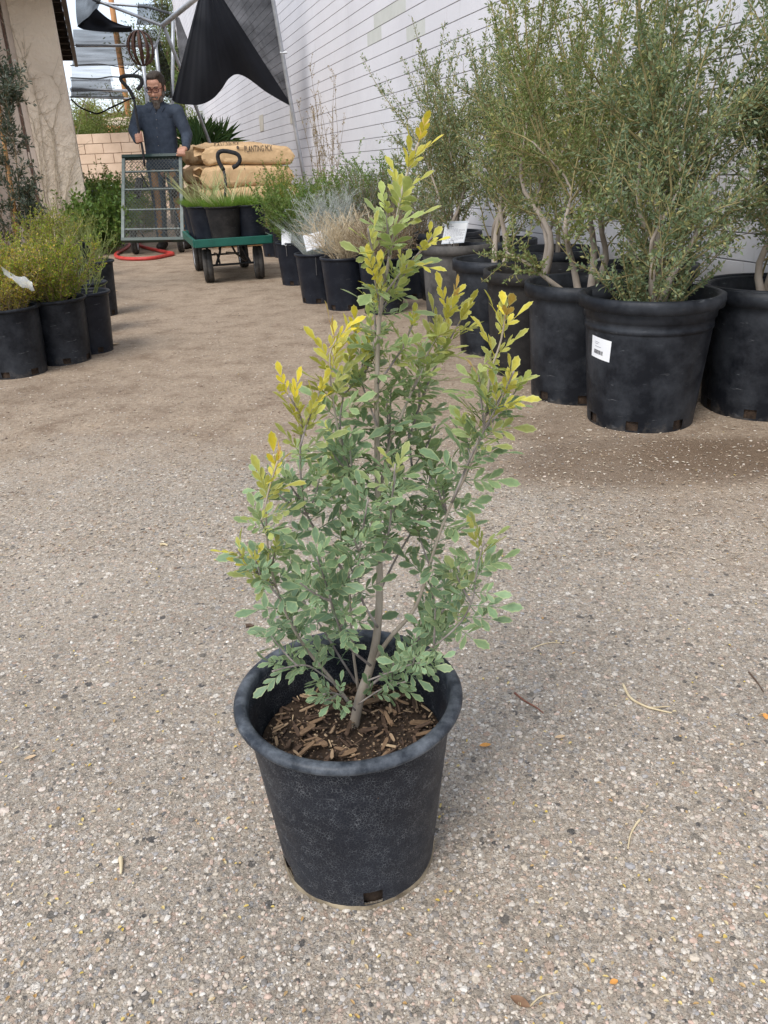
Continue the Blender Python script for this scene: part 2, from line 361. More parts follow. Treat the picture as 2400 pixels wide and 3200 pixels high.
# ------------------------------------------------------------------ white painted block wall on the right
def paint_material():
    m, t, b, o = newmat('white wall paint'); l = t.links.new
    pos = N(t, 'ShaderNodeNewGeometry').outputs['Position']
    n1 = N(t, 'ShaderNodeTexNoise', Scale=1.3, Detail=7, Roughness=.6); l(pos, n1.inputs['Vector'])
    r1 = ramp(t, [(.32, (.60, .59, .615)), (.68, (.69, .68, .705))]); l(n1.outputs[0], r1.inputs[0])
    mp_ = N(t, 'ShaderNodeMapping', Scale=(5, 5, .55)); l(pos, mp_.inputs['Vector'])
    n2 = N(t, 'ShaderNodeTexNoise', Scale=2.6, Detail=7, Roughness=.7); l(mp_.outputs[0], n2.inputs['Vector'])
    r2 = ramp(t, [(.60, 0.0), (.74, .5)]); l(n2.outputs[0], r2.inputs[0])
    c = mixc(t, r2.outputs[0], r1.outputs[0], (.42, .42, .40))
    n3 = N(t, 'ShaderNodeTexNoise', Scale=26.0, Detail=5, Roughness=.7); l(pos, n3.inputs['Vector'])
    r3 = ramp(t, [(.66, 0.0), (.78, .6)]); l(n3.outputs[0], r3.inputs[0]); c = mixc(t, r3.outputs[0], c, (.52, .50, .46))
    # soil splash along the foot
    sx = N(t, 'ShaderNodeSeparateXYZ'); l(pos, sx.inputs[0]); mr = N(t, 'ShaderNodeMapRange'); l(sx.outputs['Z'], mr.inputs[0]); mr.inputs[1].default_value = .45; mr.inputs[2].default_value = 0.0
    mm = t.nodes.new('ShaderNodeMath'); mm.operation = 'MULTIPLY'; l(mr.outputs[0], mm.inputs[0]); l(n2.outputs[0], mm.inputs[1]); c = mixc(t, mm.outputs[0], c, (.42, .36, .29))
    l(c, b.inputs['Base Color']); b.inputs['Roughness'].default_value = .7; b.inputs['Specular IOR Level'].default_value = .3
    n4 = N(t, 'ShaderNodeTexNoise', Scale=70.0, Detail=6, Roughness=.65); l(pos, n4.inputs['Vector'])
    bp = N(t, 'ShaderNodeBump', Strength=.25, Distance=.0016); l(n4.outputs[0], bp.inputs['Height']); l(bp.outputs[0], b.inputs['Normal'])
    return m
PAINT = paint_material()
PATCH = M('grey patched paint', (.50, .51, .47), (.55, .555, .52), scale=9, rough=.75, bump=.002, bscale=60, coord='Position')
MORTAR = M('dark raked mortar', (.25, .24, .245), (.33, .315, .32), scale=20, rough=.9, coord='Position')  # mortar coloured darker than the paint, so the joints read as thin lines
COURSE, BLEN, WALL_H, S0, S1 = .0953, .381, 6.29, -1.2, 24.2
wall = thing('white_block_wall', 'tall white painted block wall behind the row of large black pots', 'wall', tuple(SN(0, WALL_D)))
w = MB()
a, b_ = SN(S0, .0055), SN(S1, .0055); back = WN*.2
pts = [a, b_, b_+back, a+back]
w.add([p for p in pts]+[p+np.array([0, 0, WALL_H]) for p in pts], [(0, 1, 2, 3), (4, 7, 6, 5), (0, 4, 5, 1), (1, 5, 6, 2), (2, 6, 7, 3), (3, 7, 4, 0)])
w.build('mortar', MORTAR, wall)
w = MB(); w.bar(SN(S0, .10, WALL_H+.03), SN(S1, .10, WALL_H+.03), .26, .06); w.build('coping', PAINT, wall)
# one block: chamfered face, its back set 12 mm into the mortar; local x along the wall
def block_mesh(ln, h, mat, jx=.0022, jz=.0050, deep=.0055, ch=.0008):
    x0, x1, z0, z1 = jx/2, ln-jx/2, jz/2, h-jz/2
    V = [(x0, deep, z0), (x1, deep, z0), (x1, deep, z1), (x0, deep, z1), (x0, ch, z0), (x1, ch, z0), (x1, ch, z1), (x0, ch, z1),
         (x0+.0006, 0, z0+ch), (x1-.0006, 0, z0+ch), (x1-.0006, 0, z1-ch), (x0+.0006, 0, z1-ch)]
    fs = []
    for k in (0, 4):
        for i in range(4): fs.append((k+i, k+(i+1) % 4, k+4+(i+1) % 4, k+4+i))
    fs.append((8, 9, 10, 11))
    me = bpy.data.meshes.new('brick'); me.from_pydata(V, [], fs); me.materials.append(mat); me.update(); return me
BM = block_mesh(BLEN, COURSE, PAINT); BMP = block_mesh(BLEN, COURSE, PATCH)
rotw = math.atan2(WS[1], WS[0]); Rw = Matrix.Rotation(rotw, 3, 'Z')
# local x -> WS, local y -> must point to +WN (into the wall)
Mw = np.stack([WS, WN, [0, 0, 1]], 1)           # WS x WN = -z: mirrored, so blocks are laid from the far end back
Mw2 = np.stack([-WS, WN, [0, 0, 1]], 1)         # right-handed
rowsn = int(WALL_H/COURSE); cells = []
for r in range(rowsn):
    s = S0 + (BLEN*.5 if r % 2 else 0)
    while s + BLEN < S1+.01: cells.append((s, r)); s += BLEN
cells = np.array(cells)
cen = WS*(cells[:, 0:1]+BLEN/2) + WN*WALL_D + np.array([0, 0, 1])*(cells[:, 1:2]+.5)*COURSE
pj = proj(cen); vis = (pj[:, 0] > -60) & (pj[:, 0] < 2500) & (pj[:, 1] > -80) & (pj[:, 1] < 900) & (pj[:, 2] > 0)
score = np.where(vis, 1/pj[:, 2], 0); near = set(np.argsort(-score)[:300].tolist())
rb = np.random.default_rng(3); restV = []; restF = []
base_v = np.array([v.co[:] for v in BM.vertices]); base_f = [tuple(p.vertices) for p in BM.polygons]
patch_px = [(1215, 60), (1245, 95), (1185, 100), (1300, 70), (1330, 55), (1205, 128), (1290, 110), (1265, 30), (1180, 60)]
for i, (s, r) in enumerate(cells):
    end = SN(s+BLEN, 0, r*COURSE)                # local origin: far end of the block
    ptch = any(abs(pj[i, 0]-x) < 26 and abs(pj[i, 1]-y) < 16 for x, y in patch_px)
    jog = rb.uniform(-.0002, .0002)
    if i in near:
        o = link('block', BMP if ptch else BM, wall)
        o.matrix_local = Matrix([[*Mw2[0], end[0]+WN[0]*jog], [*Mw2[1], end[1]+WN[1]*jog], [*Mw2[2], end[2]], [0, 0, 0, 1]])
    elif vis[i] or r % 1 == 0:
        restF.append((np.array(base_f[:-1] + base_f[-1:]) + 12*len(restV)).ravel()); restV.append(base_v @ Mw2.T + end + WN*jog)
fastmesh('far_blocks', np.concatenate(restV), np.concatenate(restF), 4, PAINT, wall, kind='stuff')

# ------------------------------------------------------------------ stucco building on the left
STUCCO = M('tan stucco', (.66, .555, .435), (.74, .63, .50), scale=3, rough=.9, bump=.02, bscale=26, coord='Position', detail=7)
TRIM = M('painted trim', (.55, .46, .385), (.60, .505, .425), scale=5, rough=.7, bump=.001, bscale=60)
WOODDK = M('dark eave wood', (.035, .026, .020), (.075, .055, .042), scale=8, rough=.8, bump=.002, stretch=(1, 8, 8))
FASCIA = M('weathered fascia', (.11, .085, .065), (.17, .13, .10), scale=9, rough=.8, stretch=(6, 1, 6))
corner = G(300, 790); cz = corner.copy()
bld = thing('stucco_building', 'tan stucco building corner with a flush door and dark wooden eave', 'building', tuple(corner))
W_ = WN                                            # the front runs from the corner to the left along -WN
def bp_(u, v, z): return -WN*u + WS*v + np.array([0, 0, z])       # u left from corner, v into depth, z up
HB = 4.4
w = MB()
nx = 90; nzz = 120
def stucco_grid(u0, u1, z0, z1, v, nu, nv_, seed):
    f = sines(np.random.default_rng(seed), 26, (9, 42)); f2 = sines(np.random.default_rng(seed+1), 10, (2, 6)); P_ = np.zeros((nv_, nu, 3))
    for j, z in enumerate(np.linspace(z0, z1, nv_)):
        for i, u in enumerate(np.linspace(u0, u1, nu)):
            e = min(u-u0, u1-u, .03)/.03
            P_[j, i] = bp_(u, v - .010*np.abs(f((u, z, 0)))*e - .008*f2((u, z, .3))*e, z)
    return P_
DOOR_U = .40                                         # door jamb begins here
w.grid(stucco_grid(0.0, DOOR_U, 0, HB, 0, 60, 300, 8)[:, ::-1])
w.grid(np.array([[bp_(0, 0, 0), bp_(0, 0, HB)], [bp_(0, .30, 0), bp_(0, .30, HB)]]))
w.grid(np.array([[bp_(0, .30, 0), bp_(0, .30, HB)], [bp_(4, .30, 0), bp_(4, .30, HB)]]))
w.grid(np.array([[bp_(DOOR_U, 0, 0), bp_(DOOR_U, 0, HB)], [bp_(DOOR_U, .09, 0), bp_(DOOR_U, .09, HB)]]))
w.grid(np.array([[bp_(0, 0, HB), bp_(4, 0, HB)], [bp_(0, .3, HB), bp_(4, .3, HB)]]))
w.grid(np.array([[bp_(DOOR_U, .085, 0), bp_(4, .085, 0)], [bp_(DOOR_U, .085, HB), bp_(4, .085, HB)]])[:, ::-1])
w.build('wall', STUCCO, bld)
dr = MB(); dr.bar(bp_(DOOR_U+.03, .05, .02), bp_(DOOR_U+.03, .05, 2.46), .03, .05, up=WN); dr.bar(bp_(DOOR_U+.015, .05, 2.47), bp_(3.9, .05, 2.47), .03, .06)
dr.build('door_frame', TRIM, bld)
do = MB(); do.box(bp_(DOOR_U+1.59, .062, 1.235), (3.0, .03, 2.41), np.stack([-WN, WS, [0, 0, 1]], 1)); door = do.build('door', TRIM, bld)
ga = MB(); ga.bar(bp_(DOOR_U+.075, .044, .03), bp_(DOOR_U+.075, .044, 2.44), .016, .016, up=WN); ga.build('gap_seal', M('rust brown seal', (.10, .05, .035), (.16, .09, .06), scale=30), door)
for zz in (.95, 1.62):
    hi = MB(); hi.tube([bp_(DOOR_U+.072, .030, zz-.05), bp_(DOOR_U+.072, .030, zz+.05)], .009); hi.build('hinge', TRIM, door)
# eave running away beside the yard
E0, E1 = G(168, -160, 2.44), G(236, 190, 2.44)
ev = MB(); dE = unit(E1-E0); dE[2] = 0; nE = np.array([-dE[1], dE[0], 0])
ev.bar(E0-corner, E1-corner, .05, .17); fas = ev.build('fascia', FASCIA, bld)
ev = MB(); ev.bar(E0-corner+nE*.60+[0, 0, .09], E1-corner+nE*.60+[0, 0, .09], 1.12, .03); soff = ev.build('soffit', WOODDK, bld)
for k in range(12):
    ra = MB(); p = E0+(E1-E0)*(k+.5)/12-corner; ra.bar(p+nE*.03+[0, 0, .02], p+nE*1.1+[0, 0, .02], .05, .10); ra.build('rafter', WOODDK, soff)
bb = MB(); q0 = E0-corner+nE*1.15; q1 = E1-corner+nE*1.15+dE*.0; bb.bar(q0+dE*.9+[0, 0, -1.15], q1+[0, 0, -1.15], .2, 2.55); bb.build('side_wall', STUCCO, bld)
# dry vine on the stucco
VINE = M('dry vine', (.40, .33, .24), (.52, .44, .33), scale=40, rough=.9)
vine = thing('dry_vine', 'leafless dry vine clinging to the tan stucco corner', 'vine', tuple(corner)); rv = np.random.default_rng(21)
def wallpt(px, py, off=.012):                       # pixel on the stucco face
    d = ray(px, py); n = WS; t_ = ((corner - WS*off - _C) @ n)/(d @ n); return _C + d*t_ - corner
def vinepath(px): return spline([wallpt(*p) for p in px], 26)
main = [[(185, 780), (178, 640), (172, 520), (160, 420), (120, 330), (95, 250), (62, 150), (30, 80)], [(190, 760), (186, 600), (170, 470), (172, 360), (188, 300), (160, 235)], [(205, 770), (203, 650), (222, 540), (238, 480), (236, 420)],
        [(150, 700), (130, 560), (118, 450), (104, 390), (70, 300), (44, 160)], [(200, 700), (190, 640), (150, 590), (90, 540), (40, 480), (10, 350)], [(160, 760), (150, 640), (140, 520), (128, 400), (112, 300), (88, 230), (70, 130)], [(210, 720), (225, 660), (245, 640)]]
for k, pth in enumerate(main):
    v = MB(); P_ = vinepath(pth); P_ = P_ + rv.normal(0, .006, P_.shape)*np.array([1, .2, 1]); v.tube(P_, np.linspace(.005, .0016, len(P_)), 5)
    for i in range(3, len(P_)-1):
        for _ in range(rv.integers(0, 3)):
            d = unit(np.array(WN*rv.normal(0, 1) + np.array([0, 0, .7+rv.normal(0, .5)]))); ln = rv.uniform(.04, .22)
            q = P_[i] + d*np.linspace(0, ln, 5)[:, None] + rv.normal(0, .006, (5, 3))*[1, .2, 1] - WS*.004; v.tube(q, np.linspace(.0026, .0010, 5), 3)
    v.build('vine_stem', VINE, vine)

# ------------------------------------------------------------------ tan block wall closing the yard
TANB = M('tan block', (.62, .46, .33), (.72, .55, .41), scale=3, rough=.9, bump=.003, bscale=40, coord='Position', c3=(.42, .31, .24), s3=1.2, f3=(.55, .75))
TANM = M('tan mortar', (.48, .36, .27), (.54, .41, .31), scale=9, rough=.95)
BY = 19.0
bwall = thing('tan_block_wall', 'tan concrete block garden wall closing the far end of the yard', 'wall', (-4.0, BY, 0))
w = MB(); w.box((-2, .11, .79), (18, .19, 1.58)); w.build('mortar', TANM, bwall)
hb, lb = .2, .4; shared = None
for r in range(8):
    for k in range(-14, 14):
        x = k*lb + (lb/2 if r % 2 else 0) - .6
        if x+lb < -7 or x > 5: continue
        if shared is None:
            bmx = MB(); bmx.box((lb/2, .02, hb/2), (lb-.012, .06, hb-.012), bevel=.004); o = bmx.build('block', TANB, bwall); shared = o.data
        else: o = link('block', shared, bwall)
        o.location = (x, -.005 + rb.uniform(-.003, .003), r*hb)
# ------------------------------------------------------------------ black nursery pots
def pot_material(name, base=(.0075, .009, .0125), scuff=(.060, .066, .076), amt=.75, dust=(.20, .165, .13), dustamt=.22, rough=.45, crackle=0.0, h=.3, ns=6.0):
    m, t, b, o = newmat(name); l = t.links.new
    co = N(t, 'ShaderNodeTexCoord').outputs['Object']
    n1 = N(t, 'ShaderNodeTexNoise', Scale=ns, Detail=7, Roughness=.7); l(co, n1.inputs['Vector']); r1 = ramp(t, [(.42, 0.0), (.72, amt)]); l(n1.outputs[0], r1.inputs[0])
    c = mixc(t, r1.outputs[0], base, scuff)
    if crackle:
        wn = N(t, 'ShaderNodeTexNoise', Scale=140.0, Detail=3); l(co, wn.inputs['Vector'])
        wv = t.nodes.new('ShaderNodeVectorMath'); wv.operation = 'MULTIPLY_ADD'; l(wn.outputs['Color'], wv.inputs[0]); wv.inputs[1].default_value = (.006,)*3; l(co, wv.inputs[2])
        v = N(t, 'ShaderNodeTexVoronoi', Scale=300.0, feature='DISTANCE_TO_EDGE'); l(wv.outputs[0], v.inputs['Vector']); rv_ = ramp(t, [(.02, 1.0), (.07, 0.0)]); l(v.outputs[0], rv_.inputs[0])
        n5 = N(t, 'ShaderNodeTexNoise', Scale=75.0, Detail=3); l(co, n5.inputs['Vector']); r5 = ramp(t, [(.40, crackle*.25), (.66, crackle)]); l(n5.outputs[0], r5.inputs[0])
        mm = t.nodes.new('ShaderNodeMath'); mm.operation = 'MULTIPLY'; l(rv_.outputs[0], mm.inputs[0]); l(r5.outputs[0], mm.inputs[1]); c = mixc(t, mm.outputs[0], c, (.20, .21, .22))
    # scratches
    mp_ = N(t, 'ShaderNodeMapping', Scale=(14, 14, 95), Rotation=(.25, .2, 0)); l(co, mp_.inputs['Vector']); n2 = N(t, 'ShaderNodeTexNoise', Scale=1.0, Detail=4, Roughness=.7); l(mp_.outputs[0], n2.inputs['Vector'])
    r2 = ramp(t, [(.64, 0.0), (.74, .5)]); l(n2.outputs[0], r2.inputs[0]); c = mixc(t, r2.outputs[0], c, (.20, .21, .22))
    # soil splashed on the lower wall, dust film
    sx = N(t, 'ShaderNodeSeparateXYZ'); l(co, sx.inputs[0]); mr = N(t, 'ShaderNodeMapRange'); l(sx.outputs['Z'], mr.inputs[0]); mr.inputs[1].default_value = h*.16; mr.inputs[2].default_value = 0.0; mr.inputs[4].default_value = .22
    n3 = N(t, 'ShaderNodeTexNoise', Scale=26.0, Detail=8, Roughness=.7); l(co, n3.inputs['Vector'])
    ad = t.nodes.new('ShaderNodeMath'); ad.operation = 'ADD'; l(n3.outputs[0], ad.inputs[0]); l(mr.outputs[0], ad.inputs[1])
    r3 = ramp(t, [(.66, 0.0), (.86, dustamt*1.3)]); l(ad.outputs[0], r3.inputs[0]); c = mixc(t, r3.outputs[0], c, dust)
    l(c, b.inputs['Base Color'])
    rr = ramp(t, [(.3, rough-.08), (.7, rough+.16)]); l(n3.outputs[0], rr.inputs[0]); l(rr.outputs[0], b.inputs['Roughness']); b.inputs['Specular IOR Level'].default_value = .20
    bp = N(t, 'ShaderNodeBump', Strength=.25, Distance=.0015); l(n3.outputs[0], bp.inputs['Height']); l(bp.outputs[0], b.inputs['Normal'])
    return m
POT_MAIN = pot_material('black pot crazed', base=(.011, .013, .019), scuff=(.032, .038, .050), amt=.6, crackle=.55, h=.22, dustamt=.12)
POT_RIM = pot_material('black pot rim', base=(.024, .029, .037), scuff=(.13, .145, .165), amt=.95, h=.1, dustamt=.05, rough=.42, ns=38.0)
POT_BLK = pot_material('black pot', h=.35)
POT_BLU = pot_material('black pot new', base=(.010, .012, .018), scuff=(.03, .035, .046), h=.28, dustamt=.2, rough=.36)
POT_DUS = pot_material('black pot dusty', base=(.014, .013, .013), scuff=(.05, .046, .042), amt=.8, h=.5, dustamt=.4, rough=.6)
POT_GRY = pot_material('pot bleached grey', base=(.05, .048, .046), scuff=(.16, .15, .14), amt=.9, h=.5, dustamt=.4, rough=.7)
SOIL = M('potting soil', (.018, .011, .007), (.06, .038, .024), scale=60, rough=.95, bump=.006, bscale=120)
SOILDRY = M('dry potting soil', (.10, .065, .042), (.26, .19, .13), scale=70, rough=.95, bump=.006, bscale=110)

def make_pot(parent, h, rt, rb_, mat, rim='roll', soil=.12, soilmat=SOIL, rimmat=None, holes=6, hole_rot=0.0, dent=0, rims=(.009, .014), nseg=56, soilz=None):
    """pot body with drainage holes cut near the foot, its lip a part of its own, soil inside; built at the parent's origin"""
    rng_ = np.random.default_rng(int(h*1e4)+int(rt*1e5)+int(hole_rot*100)); th = .0035
    hz = min(.028, h*.09); zs = [0, .006, .006+hz, h*.25, h*.5, h*.75, h*.90, h-.012]
    rad = lambda z: rb_ + (rt-rb_)*(z/h)
    step = rim == 'band'
    prof = []
    for z in zs: prof.append((rad(z) + (.004 if step and z > h*.86 else 0), z))
    if step: prof[6:6] = [(rad(h*.76), h*.76), (rad(h*.762)+.0025, h*.764), (rad(h*.79)+.0025, h*.79), (rad(h*.795)+.0005, h*.796), (rad(h*.84)+.0005, h*.84), (rad(h*.845)+.005, h*.848)]
    prof.append((rad(h)-.001, h)); k_out = len(prof)
    iz = soilz if soilz is not None else h-soil
    prof += [(rad(h)-th, h-.001), (rad(h*.9)-th, h*.9), (rad(iz)-th, iz-.01)]
    hs = set()
    for k in range(holes):
        a = int(((k/holes+hole_rot/6.283) % 1)*nseg); hs |= {a % nseg, (a+1) % nseg} | ({(a+2) % nseg} if nseg > 60 else set())
    wv = (lambda a, i: dent*np.cos(2*a+1)) if dent else None
    p = MB(); p.lathe(prof, nseg, skip=lambda i, q: (i == 1 and q in hs), wob=wv)
    pot = p.build('pot', mat, parent, smooth=True)
    r = MB(); w1, w2 = rims; R0 = rad(h)
    if rim == 'roll':      # rounded rolled lip
        lp = [(R0-th-.0005, h-.004)] + [(R0+w1*.55+w1*1.05*math.cos(a), h+.001+w2*.72*math.sin(a)) for a in np.linspace(2.7, -2.2, 13)] + [(R0+.0012, h-w2*1.0)]
    elif rim == 'band':    # broad flat band lip
        lp = [(R0-th-.0005, h-.006), (R0-.001, h+.003), (R0+w1*.5, h+.006), (R0+w1, h+.002), (R0+w1*1.05, h-w2*.4), (R0+w1*.9, h-w2), (R0+w1*.6, h-w2*1.06), (R0+.0045, h-w2*.9)]
    else:                  # thin everted lip
        lp = [(R0-th-.0005, h-.004), (R0, h+.002), (R0+w1, h+.001), (R0+w1*1.1, h-w2*.5), (R0+w1, h-w2), (R0+.0012, h-w2*1.05)]
    r.lathe(lp, nseg, wob=wv); r.build('rim', rimmat or mat, pot, smooth=True)
    s = MB(); rs = rad(iz)-th-.001; f = sines(rng_, 12, (25, 90)); rr = np.linspace(0, rs, 9); a = np.linspace(0, 6.2832, 33)
    P_ = np.array([[(q*math.cos(b), q*math.sin(b), iz+.006*f((q*math.cos(b), q*math.sin(b), 0))*(1 if q < rs*.95 else .2)) for b in a] for q in rr]); s.grid(P_)
    so = s.build('soil', soilmat, parent, smooth=True)
    k_ = MB(); k_.lathe([(rb_-.006, .001), (rad(.006+hz)-.006, .010+hz)], 28); k_.build('root_ball', SOIL, parent, smooth=True)   # earth showing in the drainage holes
    return pot, so, iz
def chip_meshes(mats, rng_, n=10, L_=(.01, .03)):
    out = []
    for k in range(n):
        ln = rng_.uniform(*L_); wd = ln*rng_.uniform(.08, .27); th = wd*rng_.uniform(.18, .4); m = MB()
        prof = np.array([(-.5, .25), (-.35, .5), (.1, .5*rng_.uniform(.7, 1)), (.42, .35), (.5, .08)]); V = []
        for x, yw in prof:
            bend = .10*ln*math.sin(x*3)
            for sy, sz in ((-1, -1), (1, -1), (1, 1), (-1, 1)): V.append((x*ln, sy*yw*wd*rng_.uniform(.8, 1.1), sz*th*.5+bend*.4))
        fs = [(3, 2, 1, 0), (16, 17, 18, 19)]
        for i in range(4):
            for q in range(4): fs.append((i*4+q, i*4+(q+1) % 4, (i+1)*4+(q+1) % 4, (i+1)*4+q))
        m.add(V, fs); me = bpy.data.meshes.new('wood_chip'); me.from_pydata(m.v, [], m.f); me.materials.append(mats[k % len(mats)]); me.update(); out.append(me)
    return out
def leafmesh(name, P, Dv, Ls, Ws, mat, parent, rng_, fold=.25, kind='stuff', up=None):
    """many simple folded leaf blades as one part"""
    n = len(P); P = np.asarray(P, float); Dv = unit(Dv); rv = rng_.normal(size=(n, 3)) if up is None else up + rng_.normal(size=(n, 3))*.35
    S = unit(np.cross(Dv, rv)); Nn = np.cross(S, Dv); Ls = np.broadcast_to(Ls, n)[:, None]; Ws = np.broadcast_to(Ws, n)[:, None]
    V = np.stack([P, P+Dv*Ls*.5+S*Ws*.5+Nn*Ws*fold, P+Dv*Ls, P+Dv*Ls*.5-S*Ws*.5+Nn*Ws*fold], 1)
    tri = np.array([[0, 1, 2], [0, 2, 3]]); Fx = (tri[None]+(np.arange(n)*4)[:, None, None]).ravel()
    return fastmesh(name, V.reshape(-1, 3), Fx, 3, mat, parent, kind=kind)

# ------------------------------------------------------------------ the shrub in the foreground
rs_ = np.random.default_rng(11)
PH, PRT, PRB = .222, .113, .089
rim_l, rim_r = G(745, 2199, PH), G(1427, 2141, PH); pc = (rim_l+rim_r)/2; pc[2] = 0
shrub = thing('potted_shrub', 'leafy shrub with yellow tips in a black pot standing alone on the asphalt', 'potted plant', tuple(pc))
SOILZ = .162
pot_, soil_, _ = make_pot(shrub, PH, PRT, PRB, POT_MAIN, 'roll', rimmat=POT_RIM, soilz=SOILZ, rims=(.0072, .0088), holes=5, hole_rot=-1.45, nseg=80)
k_ = MB(); k_.lathe([(PRB+.0024, .0004), (PRB+.0018, .002), (PRB+.0008, .0042), (PRB-.0004, .0060)], 80, wob=lambda a, i: (.006*np.sin(7*a+i)+.006*np.sin(17*a+2*i)+.004*np.sin(31*a))); k_.build('mud_crust', M('dried mud', (.34, .28, .19), (.05, .035, .022), scale=26, rough=.95, bump=.002, bscale=200), pot_, smooth=True)
CH = [M('chip pale', (.42, .30, .18), (.56, .42, .27), scale=120, rough=.85, stretch=(1, 6, 6)), M('chip brown', (.16, .10, .06), (.26, .17, .10), scale=120, rough=.9, stretch=(1, 6, 6)), M('chip dark', (.06, .038, .025), (.12, .075, .05), scale=120, rough=.9), M('chip tan', (.28, .19, .12), (.38, .27, .17), scale=120, rough=.9, stretch=(1, 6, 6))]
cms = chip_meshes([CH[k] for k in (0, 1, 2, 3, 2, 2, 1, 0, 2, 1, 2, 3)], rs_, 24, (.008, .036))
for k in range(290):
    q = math.sqrt(rs_.uniform(0, 1))*(PRT-.014)*.96; a = rs_.uniform(0, 6.283)
    o = link('wood_chip', cms[k % 24], soil_); o.location = (q*math.cos(a), q*math.sin(a), SOILZ+.003+rs_.uniform(0, .008))
    o.rotation_euler = (rs_.normal(0, .25), rs_.normal(0, .22), rs_.uniform(0, 6.28)); sc = rs_.uniform(.35, .9); o.scale = (sc, sc, sc)
P = np.array([(q*math.cos(a), q*math.sin(a), SOILZ+.004) for q, a in zip(np.sqrt(rs_.uniform(0, 1, 1500))*(PRT-.016), rs_.uniform(0, 6.283, 1500))])
V, Fx = blobs(P, .0008+.0022*rs_.beta(1, 3, 1500), rs_, .6, .4)
fastmesh('bark_crumbs', V, Fx, 3, pebble_mat('bark crumbs', [(.02, .012, .008), (.05, .03, .02), (.03, .02, .014), (.16, .10, .06), (.07, .045, .03), (.40, .29, .18)]), soil_, kind='stuff')

BARK = M('grey brown bark', (.31, .255, .20), (.43, .37, .30), scale=60, rough=.85, bump=.0015, bscale=260, stretch=(1, 1, .3))
BARKDK = M('young dark bark', (.16, .13, .12), (.34, .30, .27), scale=90, rough=.8, stretch=(1, 1, .3))
YC = float(G(1105, 2262, SOILZ)[1])                  # distance of the trunk
# stems traced in the photo: pixels, depth at the foot, depth at the tip (metres from the trunk), tip colour
STEMS = [
 ([(1105, 2275), (1125, 2180), (1158, 2080), (1178, 1980), (1186, 1850), (1184, 1700), (1180, 1500), (1177, 1278), (1180, 1112), (1187, 986), (1213, 827), (1233, 721), (1258, 590), (1285, 505), (1308, 445)], 0, .01, 1.0, .0072),
 ([(1165, 2070), (1222, 1989), (1286, 1916), (1322, 1836), (1366, 1690), (1412, 1571), (1459, 1478), (1512, 1330), (1532, 1172), (1565, 1066), (1582, 968)], 0, -.03, 1.0, .0042),
 ([(1412, 1571), (1470, 1430), (1520, 1330), (1565, 1250), (1606, 1160)], -.02, -.05, 1.1, .0022),
 ([(1186, 1640), (1190, 1532), (1214, 1399), (1253, 1300), (1286, 1227), (1320, 1139), (1373, 1040), (1425, 925)], .005, .04, 1.0, .0034),
 ([(1240, 1500), (1286, 1345), (1340, 1192), (1390, 1090), (1440, 1000)], .03, .07, .7, .0022),
 ([(1184, 1690), (1150, 1600), (1114, 1518), (1074, 1425), (1054, 1331), (1036, 1212), (1031, 1112), (1052, 1056)], 0, -.02, 1.1, .0030),
 ([(1074, 1425), (1062, 1330), (1075, 1220), (1092, 1120), (1112, 1035)], .0, .04, 1.0, .0020),
 ([(1120, 2160), (1100, 2000), (1090, 1810), (1068, 1704), (1061, 1571), (1040, 1480), (1030, 1400)], .02, .06, .3, .0028),
 ([(1090, 1810), (1010, 1690), (960, 1610), (942, 1520), (938, 1399), (942, 1310), (900, 1232)], .0, -.05, 1.0, .0026),
 ([(938, 1399), (960, 1320), (1000, 1222)], -.05, -.03, 1.0, .0016),
 ([(1094, 2200), (1035, 2122), (968, 2042), (915, 1962), (875, 1870), (842, 1750), (832, 1631), (834, 1558), (868, 1440)], -.01, -.07, 1.15, .0034),
 ([(875, 1870), (829, 1815), (783, 1770), (738, 1716)], -.06, -.08, .7, .0018),
 ([(1125, 2170), (1180, 2125), (1250, 2085), (1313, 2049), (1379, 2002), (1446, 1936), (1479, 1863), (1487, 1800), (1512, 1690)], .0, -.04, .35, .0026),
 ([(1190, 2110), (1270, 2040), (1330, 1960), (1380, 1880), (1420, 1800)], .03, .08, 0, .0022),
 ([(1130, 2160), (1060, 2050), (1005, 1960), (950, 1880), (920, 1800)], .03, .07, 0, .0022),
 ([(1186, 1850), (1240, 1740), (1300, 1640), (1345, 1540), (1350, 1435)], .01, .05, 0, .0020),
 ([(1184, 1720), (1230, 1600), (1270, 1500), (1330, 1400), (1360, 1330)], .02, .09, .2, .0020),
 ([(1158, 2080), (1090, 2020), (1050, 1930), (1020, 1830), (990, 1740)], -.02, -.08, 0, .0024),
 ([(1180, 1960), (1130, 1870), (1120, 1760), (1135, 1650), (1150, 1560)], -.02, -.07, 0, .0022),
 ([(1184, 1760), (1215, 1660), (1225, 1560), (1235, 1450)], -.03, -.07, .1, .0020),
 ([(1178, 1330), (1150, 1250), (1128, 1180), (1140, 1100)], 0, .03, .5, .0016),
 ([(1180, 1200), (1230, 1130), (1262, 1080), (1290, 1010)], 0, .02, .4, .0016),
 ([(1200, 920), (1255, 850), (1310, 790), (1350, 742)], 0, -.015, .7, .0018),
 ([(1207, 880), (1180, 820), (1160, 770), (1150, 715)], 0, -.02, .45, .0016),
 ([(1187, 986), (1182, 930), (1172, 880), (1168, 850)], 0, -.02, .9, .0014),
 ([(1060, 2150), (1010, 2110), (960, 2080), (900, 2085), (850, 2098)], -.02, -.06, 0, .0016),
 ([(1140, 2130), (1220, 2100), (1290, 2075), (1350, 2070)], -.03, -.07, 0, .0016),
 ([(1110, 2220), (1075, 2180), (1040, 2165), (1010, 2170)], -.02, -.055, 0, .0014),
 ([(1120, 2200), (1180, 2160), (1230, 2140), (1270, 2130)], -.02, -.05, 0, .0014),
]
